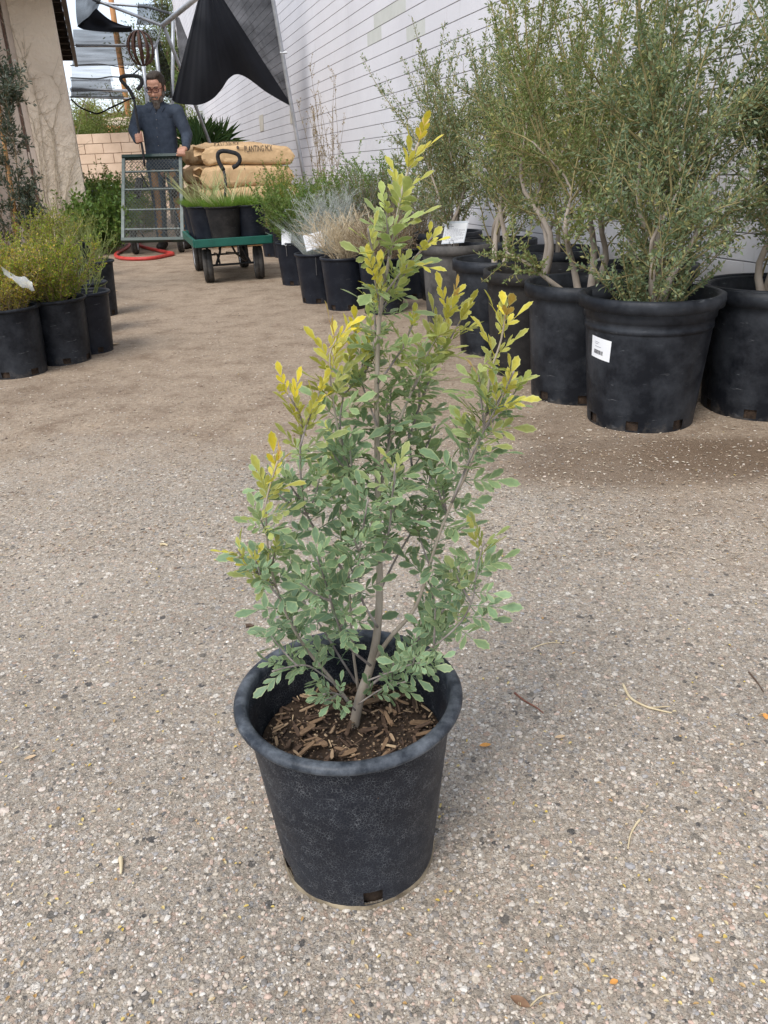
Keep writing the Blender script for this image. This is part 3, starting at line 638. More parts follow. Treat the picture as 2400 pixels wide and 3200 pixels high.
# leaf blade: pinnate, serrate leaflets
def leaflet(mb, base, d, nrm, ln, wd, rng_, edge):
    d = unit(d); s = unit(np.cross(d, nrm)); n_ = np.cross(s, d)
    ts = [0, .22, .42, .58, .72, .84, .93, 1.0]; ws = [.03, .50, .86, 1.0, .95, .72, .38, .02]; cup = rng_.uniform(.08, .3); droop = rng_.uniform(-.1, .22)
    V = []; E_ = []
    for i, (t_, w_) in enumerate(zip(ts, ws)):
        saw = 1.0 + (.17 if i % 2 and 2 < i < 7 else -.04)
        c = base + d*ln*t_ - n_*ln*droop*t_*t_
        for sg in (-1, 0, 1): V.append(c + s*sg*wd*.5*w_*saw + n_*abs(sg)*cup*wd*w_*.5 + (d*ln*.03*(i % 2) if sg and i > 2 else 0)); E_.append(float(abs(sg)) if 0 < i < 7 else 1.0)
    o = len(mb.v); fs = []
    for i in range(7):
        for q in (0, 1): fs.append((i*3+q, i*3+q+1, (i+1)*3+q+1, (i+1)*3+q))
    mb.add(V, fs); edge.extend(E_)
def compound(rng_, nleaf, young):
    """one leaf: rachis along +Y, blade normal +Z, about 5 cm long"""
    mb = MB(); edge = []; ln = .040 if nleaf > 3 else .03
    arch = rng_.uniform(-.12, .25)
    rp = lambda t_: np.array([0, ln*t_, -arch*ln*t_*t_])
    pts = np.array([rp(t_) for t_ in np.linspace(-.35, 1, 5)]); mb.tube(pts, np.linspace(.0008, .0005, 5), 3, cap=False); edge.extend([.6]*(len(mb.v)))
    pairs = (nleaf-1)//2
    for k in range(pairs):
        t_ = .30 + .62*k/max(1, pairs)
        for sg in (-1, 1):
            a = math.radians(rng_.uniform(38, 58) if not young else rng_.uniform(16, 34)); dd = np.array([sg*math.sin(a), math.cos(a), rng_.uniform(-.2, .25)])
            L_ = rng_.uniform(.022, .028)*(.86+.2*k/max(1, pairs)); leaflet(mb, rp(t_), dd, np.array([sg*rng_.uniform(-.5, .3), 0, 1.0]), L_, L_*rng_.uniform(.34, .42), rng_, edge)
    L_ = rng_.uniform(.029, .035); leaflet(mb, rp(.98), np.array([rng_.uniform(-.15, .15), 1, -.1]), np.array([0, 0, 1.0]), L_, L_*.42, rng_, edge)
    me = bpy.data.meshes.new('leaf'); me.from_pydata(mb.v, [], mb.f); me.polygons.foreach_set('use_smooth', [True]*len(me.polygons))
    at = me.attributes.new('edge', 'FLOAT', 'POINT'); at.data.foreach_set('value', edge); me.update(); return me, np.array(mb.v), mb.f, np.array(edge)
def shrub_leaf_mat(name, src):
    m, t, b, o = newmat(name); l = t.links.new
    if src == 'object': base = N(t, 'ShaderNodeObjectInfo').outputs['Color']
    else: a_ = N(t, 'ShaderNodeAttribute', attribute_name='tint'); base = a_.outputs['Color']
    ge = N(t, 'ShaderNodeNewGeometry')
    ri = ramp(t, [(0, .80), (1, 1.22)]); l(ge.outputs['Random Per Island'], ri.inputs[0]); c = mixc(t, 1.0, base, ri.outputs[0], 'MULTIPLY')
    nn = N(t, 'ShaderNodeTexNoise', Scale=220.0, Detail=4); l(ge.outputs['Position'], nn.inputs['Vector']); rn = ramp(t, [(.3, .86), (.7, 1.12)]); l(nn.outputs[0], rn.inputs[0]); c = mixc(t, 1.0, c, rn.outputs[0], 'MULTIPLY')
    ed = N(t, 'ShaderNodeAttribute', attribute_name='edge'); er = ramp(t, [(.62, 0.0), (.97, .85)]); l(ed.outputs['Fac'], er.inputs[0]); vr = ramp(t, [(.0, .35), (.10, 0.0)]); l(ed.outputs['Fac'], vr.inputs[0])
    c = mixc(t, er.outputs[0], c, mixc(t, .62, c, (.56, .60, .30))); c = mixc(t, vr.outputs[0], c, mixc(t, .5, c, (.40, .46, .20)))
    l(c, b.inputs['Base Color']); b.inputs['Roughness'].default_value = .48; b.inputs['Specular IOR Level'].default_value = .4
    tr = N(t, 'ShaderNodeBsdfTranslucent'); l(mixc(t, .4, c, (.35, .42, .04)), tr.inputs['Color'])
    mxs = N(t, 'ShaderNodeMixShader', Fac=.28); l(b.outputs[0], mxs.inputs[1]); l(tr.outputs[0], mxs.inputs[2]); l(mxs.outputs[0], o.inputs[0]); return m
LEAF_OBJ, LEAF_STUFF = shrub_leaf_mat('shrub leaf', 'object'), shrub_leaf_mat('shrub leaf far', 'tint')
LV = [compound(rs_, 7, False) for _ in range(5)] + [compound(rs_, 5, False) for _ in range(5)] + [compound(rs_, 5, True) for _ in range(4)] + [compound(rs_, 3, True) for _ in range(3)]
for me, *_ in LV: me.materials.append(LEAF_OBJ)
OLD = np.array([.175, .272, .155]); MID = np.array([.330, .400, .110]); YEL = np.array([.66, .52, .03]); RED = np.array([.55, .20, .10])
leaves = []                                         # (matrix 3x3, pos, variant, colour)
pcv = np.asarray(pc)
def add_leaf(pos, d, nrm, size, var, col): 
    d = unit(d); x = unit(np.cross(d, nrm)); z = np.cross(x, d); leaves.append((np.stack([x, d, z], 1)*size, pos, var, col))
def dress(P_, tipc, first, rng_, gap=.0176, base_sz=1.0, tiplen=.10):
    """opposite leaf pairs along a stem"""
    seg = np.linalg.norm(np.diff(P_, axis=0), axis=1); cum = np.concatenate([[0], np.cumsum(seg)]); tot = cum[-1]; s = tot*first; k = rng_.integers(0, 4)
    while s < tot:
        i = min(np.searchsorted(cum, s)-1, len(P_)-2); i = max(i, 0); u = (s-cum[i])/max(seg[i], 1e-6); p = P_[i]*(1-u)+P_[i+1]*u; T = unit(P_[i+1]-P_[i]); rem = tot-s
        y = max(0, 1-rem/tiplen)
        ref = np.array([0, -1.0, 0]) if abs(T[1]) < .8 else np.array([1.0, 0, 0]); A = unit(np.cross(T, ref)); B = np.cross(T, A)
        ang = k*math.pi/2 + rng_.normal(0, .35); k += 1
        for sg in (1, -1):
            if rng_.uniform() < .07: continue
            o_ = (A*math.cos(ang)+B*math.sin(ang))*sg; op = math.radians(62-34*y+rng_.normal(0, 9)); d = T*math.cos(op)+o_*math.sin(op) + np.array([0, 0, .12-.18*(1-y)])
            nrm = unit(T*math.sin(op)*1.0 - o_*math.cos(op)*.7 + rng_.normal(0, .28, 3) + np.array([0, -.35, .25]))
            sz = base_sz*(.74-.22*y)*rng_.uniform(.75, 1.12)
            var = rng_.integers(0, 10) if y < .55 else (rng_.integers(10, 14) if y < .8 else rng_.integers(10, 17))
            hgt = np.clip((p[2]-.42)/.34, 0, 1); m_ = np.clip(hgt*.75 + y*.5*(tipc > .2) + rng_.normal(0, .10), 0, 1)
            col = OLD*(1-m_)+MID*m_; yy = np.clip((y*1.25-.30)*tipc + rng_.normal(0, .10), 0, 1)*(tipc > .05); col = col*(1-yy)+YEL*yy
            if y > .9 and rng_.uniform() < .12*tipc: col = col*.45+RED*.55
            col = col*rng_.uniform(.85, 1.15); add_leaf(p, d, nrm, sz, int(var), np.clip(col, .02, .8))
        s += gap*rng_.uniform(.75, 1.3)*(1-.45*y)
for k, (px, d0, d1, tipc, r0) in enumerate(STEMS):
    r0 = r0*(.88 if k == 0 else .68)
    n = len(px); pts = np.array([D(x, y, YC + d0 + (d1-d0)*(i/(n-1))**1.2) for i, (x, y) in enumerate(px)]); P_ = spline(pts, max(12, n*4)) - pcv
    if k in (0, 1, 7, 10, 12): P_ = np.vstack([P_[:1]-[0, 0, .012], P_]) if k == 0 else P_
    m = MB(); m.tube(P_, max(.0009, r0*.16)+(r0-max(.0009, r0*.16))*(1-np.linspace(0, 1, len(P_)))**1.8, 8 if r0 > .003 else 6)
    m.build('stem', BARK if r0 > .0019 else BARKDK, shrub, smooth=True)
    dress(P_, tipc, .30 if k else .40, rs_, base_sz=1.0 if n > 4 else .8, tiplen=.115 if tipc > .6 else .07)
    # short leafy side shoots on the older wood
    L_ = np.linalg.norm(np.diff(P_, axis=0), axis=1).sum()
    for j in range(int(L_/.070)):
        t_ = rs_.uniform(.30, .80); i = int(t_*(len(P_)-2)); T = unit(P_[i+1]-P_[i]); o_ = unit(np.cross(T, rs_.normal(size=3))); dd = unit(T*.8+o_*.9+np.array([0, 0, .25])); ln = rs_.uniform(.03, .075)*(1-.5*t_)
        q = P_[i] + dd*np.linspace(0, ln, 5)[:, None] + np.outer(np.linspace(0, 1, 5)**2, [0, 0, ln*.25]); m = MB(); m.tube(q, np.linspace(.0014, .0007, 5), 4); m.build('twig', BARKDK, shrub)
        dress(q, tipc*.25 if t_ > .5 else 0, .25, rs_, gap=.014, base_sz=.72, tiplen=.03)
pos = np.array([q[1] for q in leaves]) + pcv; dep = proj(pos)[:, 2]; szs = np.array([np.linalg.norm(q[0][:, 1]) for q in leaves])
order = np.argsort(-szs/dep); big = set(order[:300].tolist()); SV = []; SF = []; ST = []; SE = []; off = 0
for i, (R_, p, var, col) in enumerate(leaves):
    me, V_, F_, E_ = LV[var]
    if i in big:
        o = link('leaf', me, shrub); o.matrix_local = Matrix([[*R_[0], p[0]], [*R_[1], p[1]], [*R_[2], p[2]], [0, 0, 0, 1]]); o.color = (*col, 1)
    else:
        SV.append(V_ @ R_.T + p); SF += [tuple(j+off for j in f) for f in F_]; ST.append(np.tile([*col, 1], (len(V_), 1))); SE.append(E_); off += len(V_)
me = bpy.data.meshes.new('foliage'); SV = np.concatenate(SV); me.from_pydata(SV.tolist(), [], SF); me.materials.append(LEAF_STUFF); me.polygons.foreach_set('use_smooth', [True]*len(me.polygons))
at = me.attributes.new('tint', 'FLOAT_COLOR', 'POINT'); at.data.foreach_set('color', np.concatenate(ST).astype(np.float32).ravel())
at = me.attributes.new('edge', 'FLOAT', 'POINT'); at.data.foreach_set('value', np.concatenate(SE).astype(np.float32)); me.update(); link('foliage', me, shrub, kind='stuff')
print('shrub leaves', len(leaves))
# ------------------------------------------------------------------ potted trees along the white wall
BARK_IW = M('pale grey bark', (.30, .25, .20), (.42, .36, .30), scale=30, rough=.85, bump=.002, bscale=120, stretch=(1, 1, .35))
TWIG_IW = M('olive twig', (.20, .17, .07), (.30, .25, .12), scale=30, rough=.8)
LEAF_IW = leafmat('grey green tree leaf', [(.11, .165, .085), (.14, .20, .105), (.18, .24, .14), (.21, .255, .125), (.12, .175, .105), (.18, .22, .085), (.32, .37, .24), (.17, .23, .12), (.46, .41, .16), (.20, .27, .14)], trans=.32)
LEAF_IW2 = leafmat('green tree leaf', [(.14, .185, .07), (.18, .23, .08), (.22, .26, .09), (.15, .195, .08), (.27, .30, .13), (.40, .35, .10)], trans=.3)

def polyline(rng_, a, d, ln, n=7, wob=.06, up=.15):
    """wandering branch from a along d"""
    P_ = [np.asarray(a, float)]; d = unit(d); st = ln/(n-1)
    for i in range(n-1):
        d = unit(d + rng_.normal(0, wob, 3)*1.6 + np.array([0, 0, up/(n-1)])); P_.append(P_[-1]+d*st)
    return np.array(P_)
def tree_parts(t, rng_, mains, r0, z0, leafmat_, barkm, twigm, sec=14, sec_len=.34, twig=7, twig_len=.12, leaf=(.0145, .0068), dens=1.0, spread=.9, first=.28, shoots=0, gap=.0047, droop=0.0):
    """trunks named trunk, fine wood, and foliage made of thousands of small blades"""
    sites = []; dirs = []; wood = MB()
    def line_leaves(P_, k0=0.0, g=gap):
        L_ = np.linalg.norm(np.diff(P_, axis=0), axis=1).sum(); n = max(2, int(L_/g*dens)); tt = rng_.uniform(k0, 1, n)*(len(P_)-1.001); i = tt.astype(int); u = (tt-i)[:, None]
        p = P_[i]*(1-u)+P_[i+1]*u; T = unit(P_[i+1]-P_[i]); o_ = unit(np.cross(T, rng_.normal(size=(n, 3)))); sites.append(p + o_*rng_.uniform(0, .008, (n, 1))); dirs.append(unit(T*.55+o_*.85+np.array([0, 0, .15])))
    for (px, dpt) in mains:
        P_ = px; m = MB(); n = len(P_); m.tube(P_, r0*(.16+.84*(1-np.linspace(0, 1, n))**1.5), 8); m.build('trunk', barkm, t, smooth=True)
        L_ = np.linalg.norm(np.diff(P_, axis=0), axis=1).sum()
        line_leaves(P_, .7)
        for j in range(sec):
            u = first + (1-first)*((j+rng_.uniform())/sec); i = min(int(u*(n-1)), n-2); a = P_[i]+(P_[i+1]-P_[i])*(u*(n-1)-i); T = unit(P_[i+1]-P_[i])
            o_ = unit(np.cross(T, rng_.normal(size=3))); d = unit(T*.75 + o_*spread + np.array([0, 0, .12-droop])); ln = sec_len*rng_.uniform(.55, 1.15)*(1.05-.45*u)
            Q = polyline(rng_, a, d, ln, 7, .07, .35-droop*2); wood.tube(Q, np.linspace(r0*.22, .0012, 7), 4, cap=False); line_leaves(Q, .2)
            for k in range(twig):
                v = rng_.uniform(.2, 1); i2 = min(int(v*6), 5); b = Q[i2]+(Q[i2+1]-Q[i2])*(v*6-i2); T2 = unit(Q[i2+1]-Q[i2]); o2 = unit(np.cross(T2, rng_.normal(size=3)))
                W2 = polyline(rng_, b, T2*.7+o2*.8+np.array([0, 0, .2-droop]), twig_len*rng_.uniform(.5, 1.3), 5, .08, .2); wood.tube(W2, np.linspace(.0013, .0007, 5), 3, cap=False); line_leaves(W2, .0)
        for k in range(shoots):                       # long upright whips above the crown
            u = rng_.uniform(.55, 1); i = min(int(u*(n-1)), n-2); a = P_[i]; d = np.array([rng_.normal(0, .30), rng_.normal(0, .22), 1.0]); Q = polyline(rng_, a, d, rng_.uniform(.32, .68), 9, .045, .1); wood.tube(Q, np.linspace(.0032, .0010, 9), 4, cap=False); line_leaves(Q, .2, gap*.75)
            for q in range(4):
                i2 = rng_.integers(3, 7); line_leaves(polyline(rng_, Q[i2], (Q[i2+1]-Q[i2])+rng_.normal(0, .02, 3), rng_.uniform(.05, .12), 4), .1, gap*.8)
    wood.build('branches', twigm, t, kind='stuff')
    P_ = np.concatenate(sites); Dv = np.concatenate(dirs); n = len(P_)
    leafmesh('foliage', P_, Dv, leaf[0]*rng_.uniform(.6, 1.3, n), leaf[1]*rng_.uniform(.7, 1.2, n), leafmat_, t, rng_)
    return n
def base_at(px, py, rb_):                        # pot centre from the lowest visible point of its foot
    g_ = G(px, py); h_ = g_.copy(); h_[2] = 0; return g_ + unit(np.array([g_[0], g_[1], 0]))*rb_
def trunkpath(rng_, a, tip, n=9, wob=.02, bow=(0, 0, 0)):
    a, tip = np.asarray(a, float), np.asarray(tip, float); t_ = np.linspace(0, 1, n)[:, None]
    K = a+(tip-a)*np.linspace(0, 1, 5)[:, None] + np.vstack([[0, 0, 0], rng_.normal(0, wob*1.3, (3, 3))*[1, 1, .3], [0, 0, 0]]); return spline(K, max(n, 16))

BH, BRT, BRB = .378, .186, .155                   # fifteen-gallon pots
big_pots = [  # foot pixel, pot material, rim style, label, mains (tip offsets), leaf set, seed, extra
 (1992, 1354, POT_BLK, 'band', 'dense multi-stemmed small-leaved tree in a large black pot bearing a white barcode sticker', [(-.10, .0, 1.25), (.05, .06, 1.40), (.22, .02, 1.22), (-.02, -.10, 1.10)], LEAF_IW, 101, dict(dens=1.0)),
 (1800, 1268, POT_BLK, 'skirt', 'small-leaved tree in a black pot with one branch sweeping low over its rim', [(.02, .02, 1.42), (.16, .05, 1.3), (-.22, -.02, 1.15)], LEAF_IW2, 102, dict(dens=.9)),
 (1660, 1186, POT_DUS, 'skirt', 'two-stemmed olive green tree in a dusty black pot beside the low sweeping branch', [(-.08, .0, 1.62), (.10, .05, 1.5)], LEAF_IW2, 103, dict(dens=.85)),
 (1552, 1116, POT_BLK, 'skirt', 'slender tree in a black pot next to the bleached grey pot', [(-.04, .05, 1.35), (.12, .10, 1.5)], LEAF_IW, 104, dict(dens=.8)),
 (1430, 1018, POT_GRY, 'skirt', 'open airy tree in a bleached grey pot with an information card', [(-.25, .02, 1.25), (-.02, .1, 1.45), (.15, .12, 1.3)], LEAF_IW, 105, dict(dens=.75)),
 (2345, 1308, POT_BLK, 'band', 'black pot beside the barcode pot, holding a tree with drooping green twigs', [(.06, .0, 1.45), (.2, .1, 1.35), (-.05, .05, 1.3)], LEAF_IW, 106, dict(dens=1.0)),
]
trees = {}
for (px, py, pm, rimk, lab, tips, lm, seed, kw) in big_pots:
    rg = np.random.default_rng(seed); c = base_at(px, py, BRB); t = thing('potted_tree', lab, 'potted tree', tuple(c)); trees[seed] = t
    p_, s_, iz = make_pot(t, BH, BRT if rimk == 'band' else .178, BRB, pm, 'band' if rimk == 'band' else 'skirt', soil=.085, soilmat=SOILDRY, rims=(.018, .030) if rimk == 'band' else (.012, .040), hole_rot=seed*.37, holes=7, dent=.008 if seed == 101 else .003)
    mains = []
    for k, (dx, dy, hz_) in enumerate(tips):
        a = np.array([.022*math.cos(k*2.2), .022*math.sin(k*2.2), iz-.01]); mains.append((trunkpath(rg, a, a+[dx*.85, dy*.85, (hz_-iz)*.60], 10, .026), 0))
    nl = tree_parts(t, rg, mains, .015 if len(mains) < 4 else .013, iz, lm, BARK_IW, TWIG_IW, sec=15, sec_len=.33, twig=8, twig_len=.12, shoots=5, first=.16 if seed not in (103, 102) else .30, **kw)
    if seed == 102:
        m = MB(); Q = spline([(.01, -.01, iz+.02), (-.06, -.05, iz+.05), (-.13, -.07, iz+.10), (-.20, -.06, iz+.155), (-.27, -.04, iz+.19)], 16); m.tube(Q, np.linspace(.0125, .0028, 16), 8); lb = m.build('low_branch', BARK_IW, t, smooth=True); P_ = []; D_ = []; w_ = MB()
        for k in range(26):
            i = rg.integers(8, 16); W2 = polyline(rg, Q[i], rg.normal(0, .7, 3)+np.array([-.3, 0, .45]), rg.uniform(.06, .2), 6, .09, .15); w_.tube(W2, np.linspace(.0018, .0008, 6), 3, cap=False); u = rg.uniform(0, 4.99, 34); j = u.astype(int); P_.append(W2[j]+(W2[j+1]-W2[j])*(u-j)[:, None]); D_.append(rg.normal(size=(34, 3))+[0, 0, .4])
        w_.build('twigs', TWIG_IW, lb, kind='stuff'); leafmesh('leaves', np.concatenate(P_), np.concatenate(D_), .0145, .0068, LEAF_IW2, lb, rg)
    print('tree leaves', seed, nl)
# low skirts of leaves around the barcode tree's foot
t = trees[101]; rg = np.random.default_rng(1); 
m = MB(); sites = []; dirs = []
for k in range(46):
    a = rg.uniform(0, 6.28); Q = polyline(rg, (.03*math.cos(a), .03*math.sin(a), .30), (math.cos(a)*.8, math.sin(a)*.8, 1.1), rg.uniform(.12, .34), 6, .1, .2); m.tube(Q, np.linspace(.0026, .001, 6), 4, cap=False)
    tt = rg.uniform(.15, 1, 55)*4.99; i = tt.astype(int); u = (tt-i)[:, None]; p = Q[i]*(1-u)+Q[i+1]*u; sites.append(p); dirs.append(unit(rg.normal(size=(55, 3))+np.array([0, 0, .4])))
m.build('sucker_stems', TWIG_IW, t, kind='stuff'); P = np.concatenate(sites); leafmesh('sucker_foliage', P, np.concatenate(dirs), .0145, .0068, LEAF_IW, t, rg)
# the back row against the wall
brow = [(2.58, 1.80, 'black pot against the wall behind the barcode pot, its tree leaning out', 111), (3.28, 1.82, 'black pot against the wall behind the low sweeping branch, its tree bushy', 112), (3.86, 1.82, 'black pot against the wall behind the two-stemmed tree', 113), (4.5, 1.80, 'black pot against the wall behind the slender tree', 114), (1.95, 1.83, 'black pot against the wall at the foot of the tree with drooping twigs', 115)]
for s, n_, lab, seed in brow:
    rg = np.random.default_rng(seed); t = thing('potted_tree', lab, 'potted tree', tuple(SN(s, n_))); trees[seed] = t
    p_, s_, iz = make_pot(t, BH, BRT, BRB, POT_BLK, 'skirt', soil=.08, soilmat=SOILDRY, rims=(.012, .040), hole_rot=seed*.5, holes=6)
    mains = []
    for k in range(3):
        a = np.array([.02*math.cos(k*2.1), .02*math.sin(k*2.1), iz-.01]); d = -WN*rg.uniform(-.02, .12) + WS*rg.uniform(-.2, .2); mains.append((trunkpath(rg, a, a+d+np.array([0, 0, rg.uniform(.52, .75)]), 9, .014), 0))
    tree_parts(t, rg, mains, .013, iz, LEAF_IW if seed % 2 else LEAF_IW2, BARK_IW, TWIG_IW, sec=14, sec_len=.30, twig=7, twig_len=.11, shoots=3, dens=.8)

# barcode sticker
INK = M('black ink', (.05, .05, .06), (.07, .07, .08), scale=40, rough=.7); INKG = M('grey ink', (.35, .35, .38), (.42, .42, .45), scale=40, rough=.7)
PAPER = M('white paper', (.80, .81, .83), (.85, .86, .87), scale=20, rough=.55)
FONT = bpy.data.fonts[0] if bpy.data.fonts else None
def text_mesh(txt, size):
    cu = bpy.data.curves.new('t', 'FONT'); cu.body = txt; cu.size = size; cu.align_x = 'LEFT'; cu.resolution_u = 2
    o = bpy.data.objects.new('t', cu); COL.objects.link(o); dg = bpy.context.evaluated_depsgraph_get(); me = bpy.data.meshes.new_from_object(o.evaluated_get(dg)); bpy.data.objects.remove(o); bpy.data.curves.remove(cu)
    V = np.array([v.co[:] for v in me.vertices]); Fs = [tuple(p.vertices) for p in me.polygons]; bpy.data.meshes.remove(me); return V, Fs
t = trees[101]; cpot = np.array(t.location[:])
stick = G(1868, 1098, .22) ; # direction of the sticker as seen on the pot wall
def pot_surface(u, v, off=0):                     # u across in metres, v up, on the barcode pot around the sticker's centre
    z = .238+v; r = BRB+(BRT-BRB)*(z/BH)+off; r *= 1+.008*np.cos(2*(A0+u/.17)+1); a = A0+u/.17; return np.array([r*math.cos(a), r*math.sin(a), z])
viewa = math.atan2(-cpot[1], -cpot[0]); A0 = viewa - .80
st = MB(); nu, nv = 10, 5; tilt = lambda u, v: (u+.10*v, v-.10*u)
st.grid(np.array([[pot_surface(*tilt(u, v), .0012) for u in np.linspace(-.038, .038, nu)] for v in np.linspace(-.031, .031, nv)]))
pots_ = [c for c in t.children if c.name.startswith('pot')]; stk = st.build('sticker', PAPER, pots_[0], smooth=True)
br_ = MB(); rg = np.random.default_rng(4); x = -.024
while x < .012:
    wd = rg.choice([.0008, .0014, .0022]); br_.grid(np.array([[pot_surface(*tilt(u, v), .0018) for u in (x, x+wd)] for v in (-.018, -.006)])); x += wd+rg.choice([.0008, .0014])
br_.build('barcode', INK, stk, kind='stuff')
ln_ = MB()
for (u0, u1, v) in ((-.022, -.004, .016), (-.022, -.008, .011), (-.021, .004, .003)): ln_.grid(np.array([[pot_surface(*tilt(u, vv), .0018) for u in np.linspace(u0, u1, 4)] for vv in (v, v+.0016)]))
ln_.build('print_lines', INKG, stk, kind='stuff')

# information cards on wire holders
WIRE = M('galvanised wire', (.45, .45, .46), (.55, .55, .56), scale=50, rough=.35, metal=.9)
PLASTIC = M('laminate edge', (.62, .66, .70), (.70, .74, .78), scale=10, rough=.2)
def card(px4, Y4, label, lines, head, loc_foot, name='plant_card', seed=0, stake=True):
    """px4: corners tl, tr, br, bl in the photo, Y4 their distances"""
    C4 = [D(x, y, Y_) for (x, y), Y_ in zip(px4, Y4)]; base = np.array([*(np.mean(C4, 0)[:2]), loc_foot]); t = thing(name, label, 'sign', tuple(base)); tl, tr, br_, bl = [c-base for c in C4]
    def pt(u, v, off=0.0): p = (tl*(1-u)+tr*u)*(1-v)+(bl*(1-u)+br_*u)*v; n_ = unit(np.cross(tr-tl, tl-bl)); return p + n_*off
    sgn = 1 if (unit(np.cross(tr-tl, tl-bl)) @ (_C-base)) > 0 else -1
    m = MB(); f, k = [pt(u, v, .0008*sgn) for u, v in ((0, 0), (1, 0), (1, 1), (0, 1))], [pt(u, v, -.0012*sgn) for u, v in ((0, 0), (1, 0), (1, 1), (0, 1))]
    m.add(f+k, [(0, 3, 2, 1), (4, 5, 6, 7), (0, 1, 5, 4), (1, 2, 6, 5), (2, 3, 7, 6), (3, 0, 4, 7)]); cd = m.build('laminate', PLASTIC, t)
    m = MB(); m.grid(np.array([[pt(u, v, .0016*sgn) for u in (.035, .965)] for v in (.10 if head else .035, .955)])); pp = m.build('sheet', PAPER, cd)
    if lines:
        m = MB(); rg = np.random.default_rng(seed)
        for i in range(lines):
            v = (.34 if head else .12)+(.56 if head else .78)*i/lines; u = .06; end = .9*rg.uniform(.55, 1) if rg.uniform() < .3 else .92
            while u < end:
                wl = rg.uniform(.03, .13); m.grid(np.array([[pt(a, b, .0022*sgn) for a in (u, min(u+wl, end))] for b in (v, v+.016)])); u += wl+.022
        m.build('print_lines', INKG, pp, kind='stuff')
    if head:
        for (txt, v, sz) in head:
            V_, F_ = text_mesh(txt, 1.0); W_ = V_[:, 0].max(); m = MB(); s_ = sz/W_
            asp = np.linalg.norm(tr-tl)/np.linalg.norm(bl-tl); m.add([pt(.06+x_*s_, v-y_*s_*asp*1.2, .0022*sgn) for x_, y_, _ in V_], F_); m.build('lettering', INK, pp, kind='stuff')
    if stake:
        m = MB(); c = pt(.42, .93, .003*sgn); r_ = .010; loop = [c+np.array([r_*math.cos(a), -.002, r_*math.sin(a)]) for a in np.linspace(-1.2, 5.0, 18)]; m.tube(loop, .0011, 5); m.tube([loop[-1], pt(.45, 1.08, -.003*sgn), np.array([loop[-1][0]*.9, loop[-1][1]+.01, -.05])], .0013, 5); m.build('wire_holder', WIRE, t)
    return t
cg = np.array(trees[105].location[:])
card([(1393, 692), (1465, 690), (1450, 758), (1379, 763)], [cg[1]-.02, cg[1]-.03, cg[1]-.06, cg[1]-.05], 'printed information card on a wire holder in the bleached grey pot', 12, [('Ironwood', .175, .22), ('Olneya tesota', .26, .34)], .32, seed=3)
# ------------------------------------------------------------------ smaller potted plants
def blades(name, P, Dv, Ls, wd, mat, parent, rng_, bend=.35, nseg=4, kind='stuff'):
    """grass: tapering curved strips"""
    n = len(P); Dv = unit(Dv); S = unit(np.cross(Dv, rng_.normal(size=(n, 3)))); out_ = unit(Dv*np.array([1, 1, 0])+rng_.normal(0, .15, (n, 3))*np.array([1, 1, 0])+1e-6)
    Ls = np.broadcast_to(Ls, n); wd = np.broadcast_to(wd, n); R_ = []
    bd = rng_.uniform(.2, 1.2, n)*bend
    for t_ in np.linspace(0, 1, nseg):
        c = P + Dv*(Ls*t_)[:, None] + (out_ - np.array([0, 0, .5]))*(Ls*bd*t_*t_)[:, None]; w_ = (wd*(1-t_*.92)*.5)[:, None]; R_.append(c-S*w_); R_.append(c+S*w_)
    V = np.stack(R_, 1); q = np.array([[2*i, 2*i+1, 2*i+3, 2*i+2] for i in range(nseg-1)]); Fx = (q[None]+(np.arange(n)*2*nseg)[:, None, None]).ravel()
    return fastmesh(name, V.reshape(-1, 3), Fx, 4, mat, parent, kind=kind)
def bush_parts(t, rng_, z0, h, spread, nst, leaf, lmat, smat, gap=.006, side=5, sl=.10, r0=.003, lean=(0, 0), basr=.04, bare=.12, name='foliage'):
    """many stems from one foot with small leaves"""
    wood = MB(); S_ = []; D_ = []
    for k in range(nst):
        a = rng_.uniform(0, 6.283); q = math.sqrt(rng_.uniform()); foot = np.array([basr*q*math.cos(a), basr*q*math.sin(a), z0]); d = np.array([math.cos(a)*spread*q+lean[0], math.sin(a)*spread*q+lean[1], 1.0]); ln = h*rng_.uniform(.6, 1.05)
        Q = polyline(rng_, foot, d, ln, 8, .055, .25); wood.tube(Q, np.linspace(r0, .0009, 8), 4, cap=False); lines = [(Q, bare)]
        for j in range(side):
            u = rng_.uniform(.15, .95); i = min(int(u*7), 6); b = Q[i]+(Q[i+1]-Q[i])*(u*7-i); T = unit(Q[i+1]-Q[i]); o_ = unit(np.cross(T, rng_.normal(size=3))); W2 = polyline(rng_, b, T*.8+o_*.7, sl*rng_.uniform(.5, 1.3), 5, .08, .25); wood.tube(W2, np.linspace(.0014, .0008, 5), 3, cap=False); lines.append((W2, .05))
        for Q, k0 in lines:
            L_ = np.linalg.norm(np.diff(Q, axis=0), axis=1).sum(); n = max(2, int(L_/gap)); tt = rng_.uniform(k0, 1, n)*(len(Q)-1.001); i = tt.astype(int); u = (tt-i)[:, None]; p = Q[i]*(1-u)+Q[i+1]*u; T = unit(Q[i+1]-Q[i]); o_ = unit(np.cross(T, rng_.normal(size=(n, 3)))); S_.append(p); D_.append(unit(T*.6+o_*.8))
    wood.build('stems', smat, t, kind='stuff'); P_ = np.concatenate(S_); n = len(P_)
    leafmesh(name, P_, np.concatenate(D_), leaf[0]*rng_.uniform(.6, 1.3, n), leaf[1]*rng_.uniform(.7, 1.25, n), lmat, t, rng_); return n
STEMBR = M('brown stem', (.16, .11, .06), (.26, .19, .11), scale=40, rough=.85)
STEMGR = M('green stem', (.14, .17, .05), (.22, .24, .09), scale=40, rough=.8)
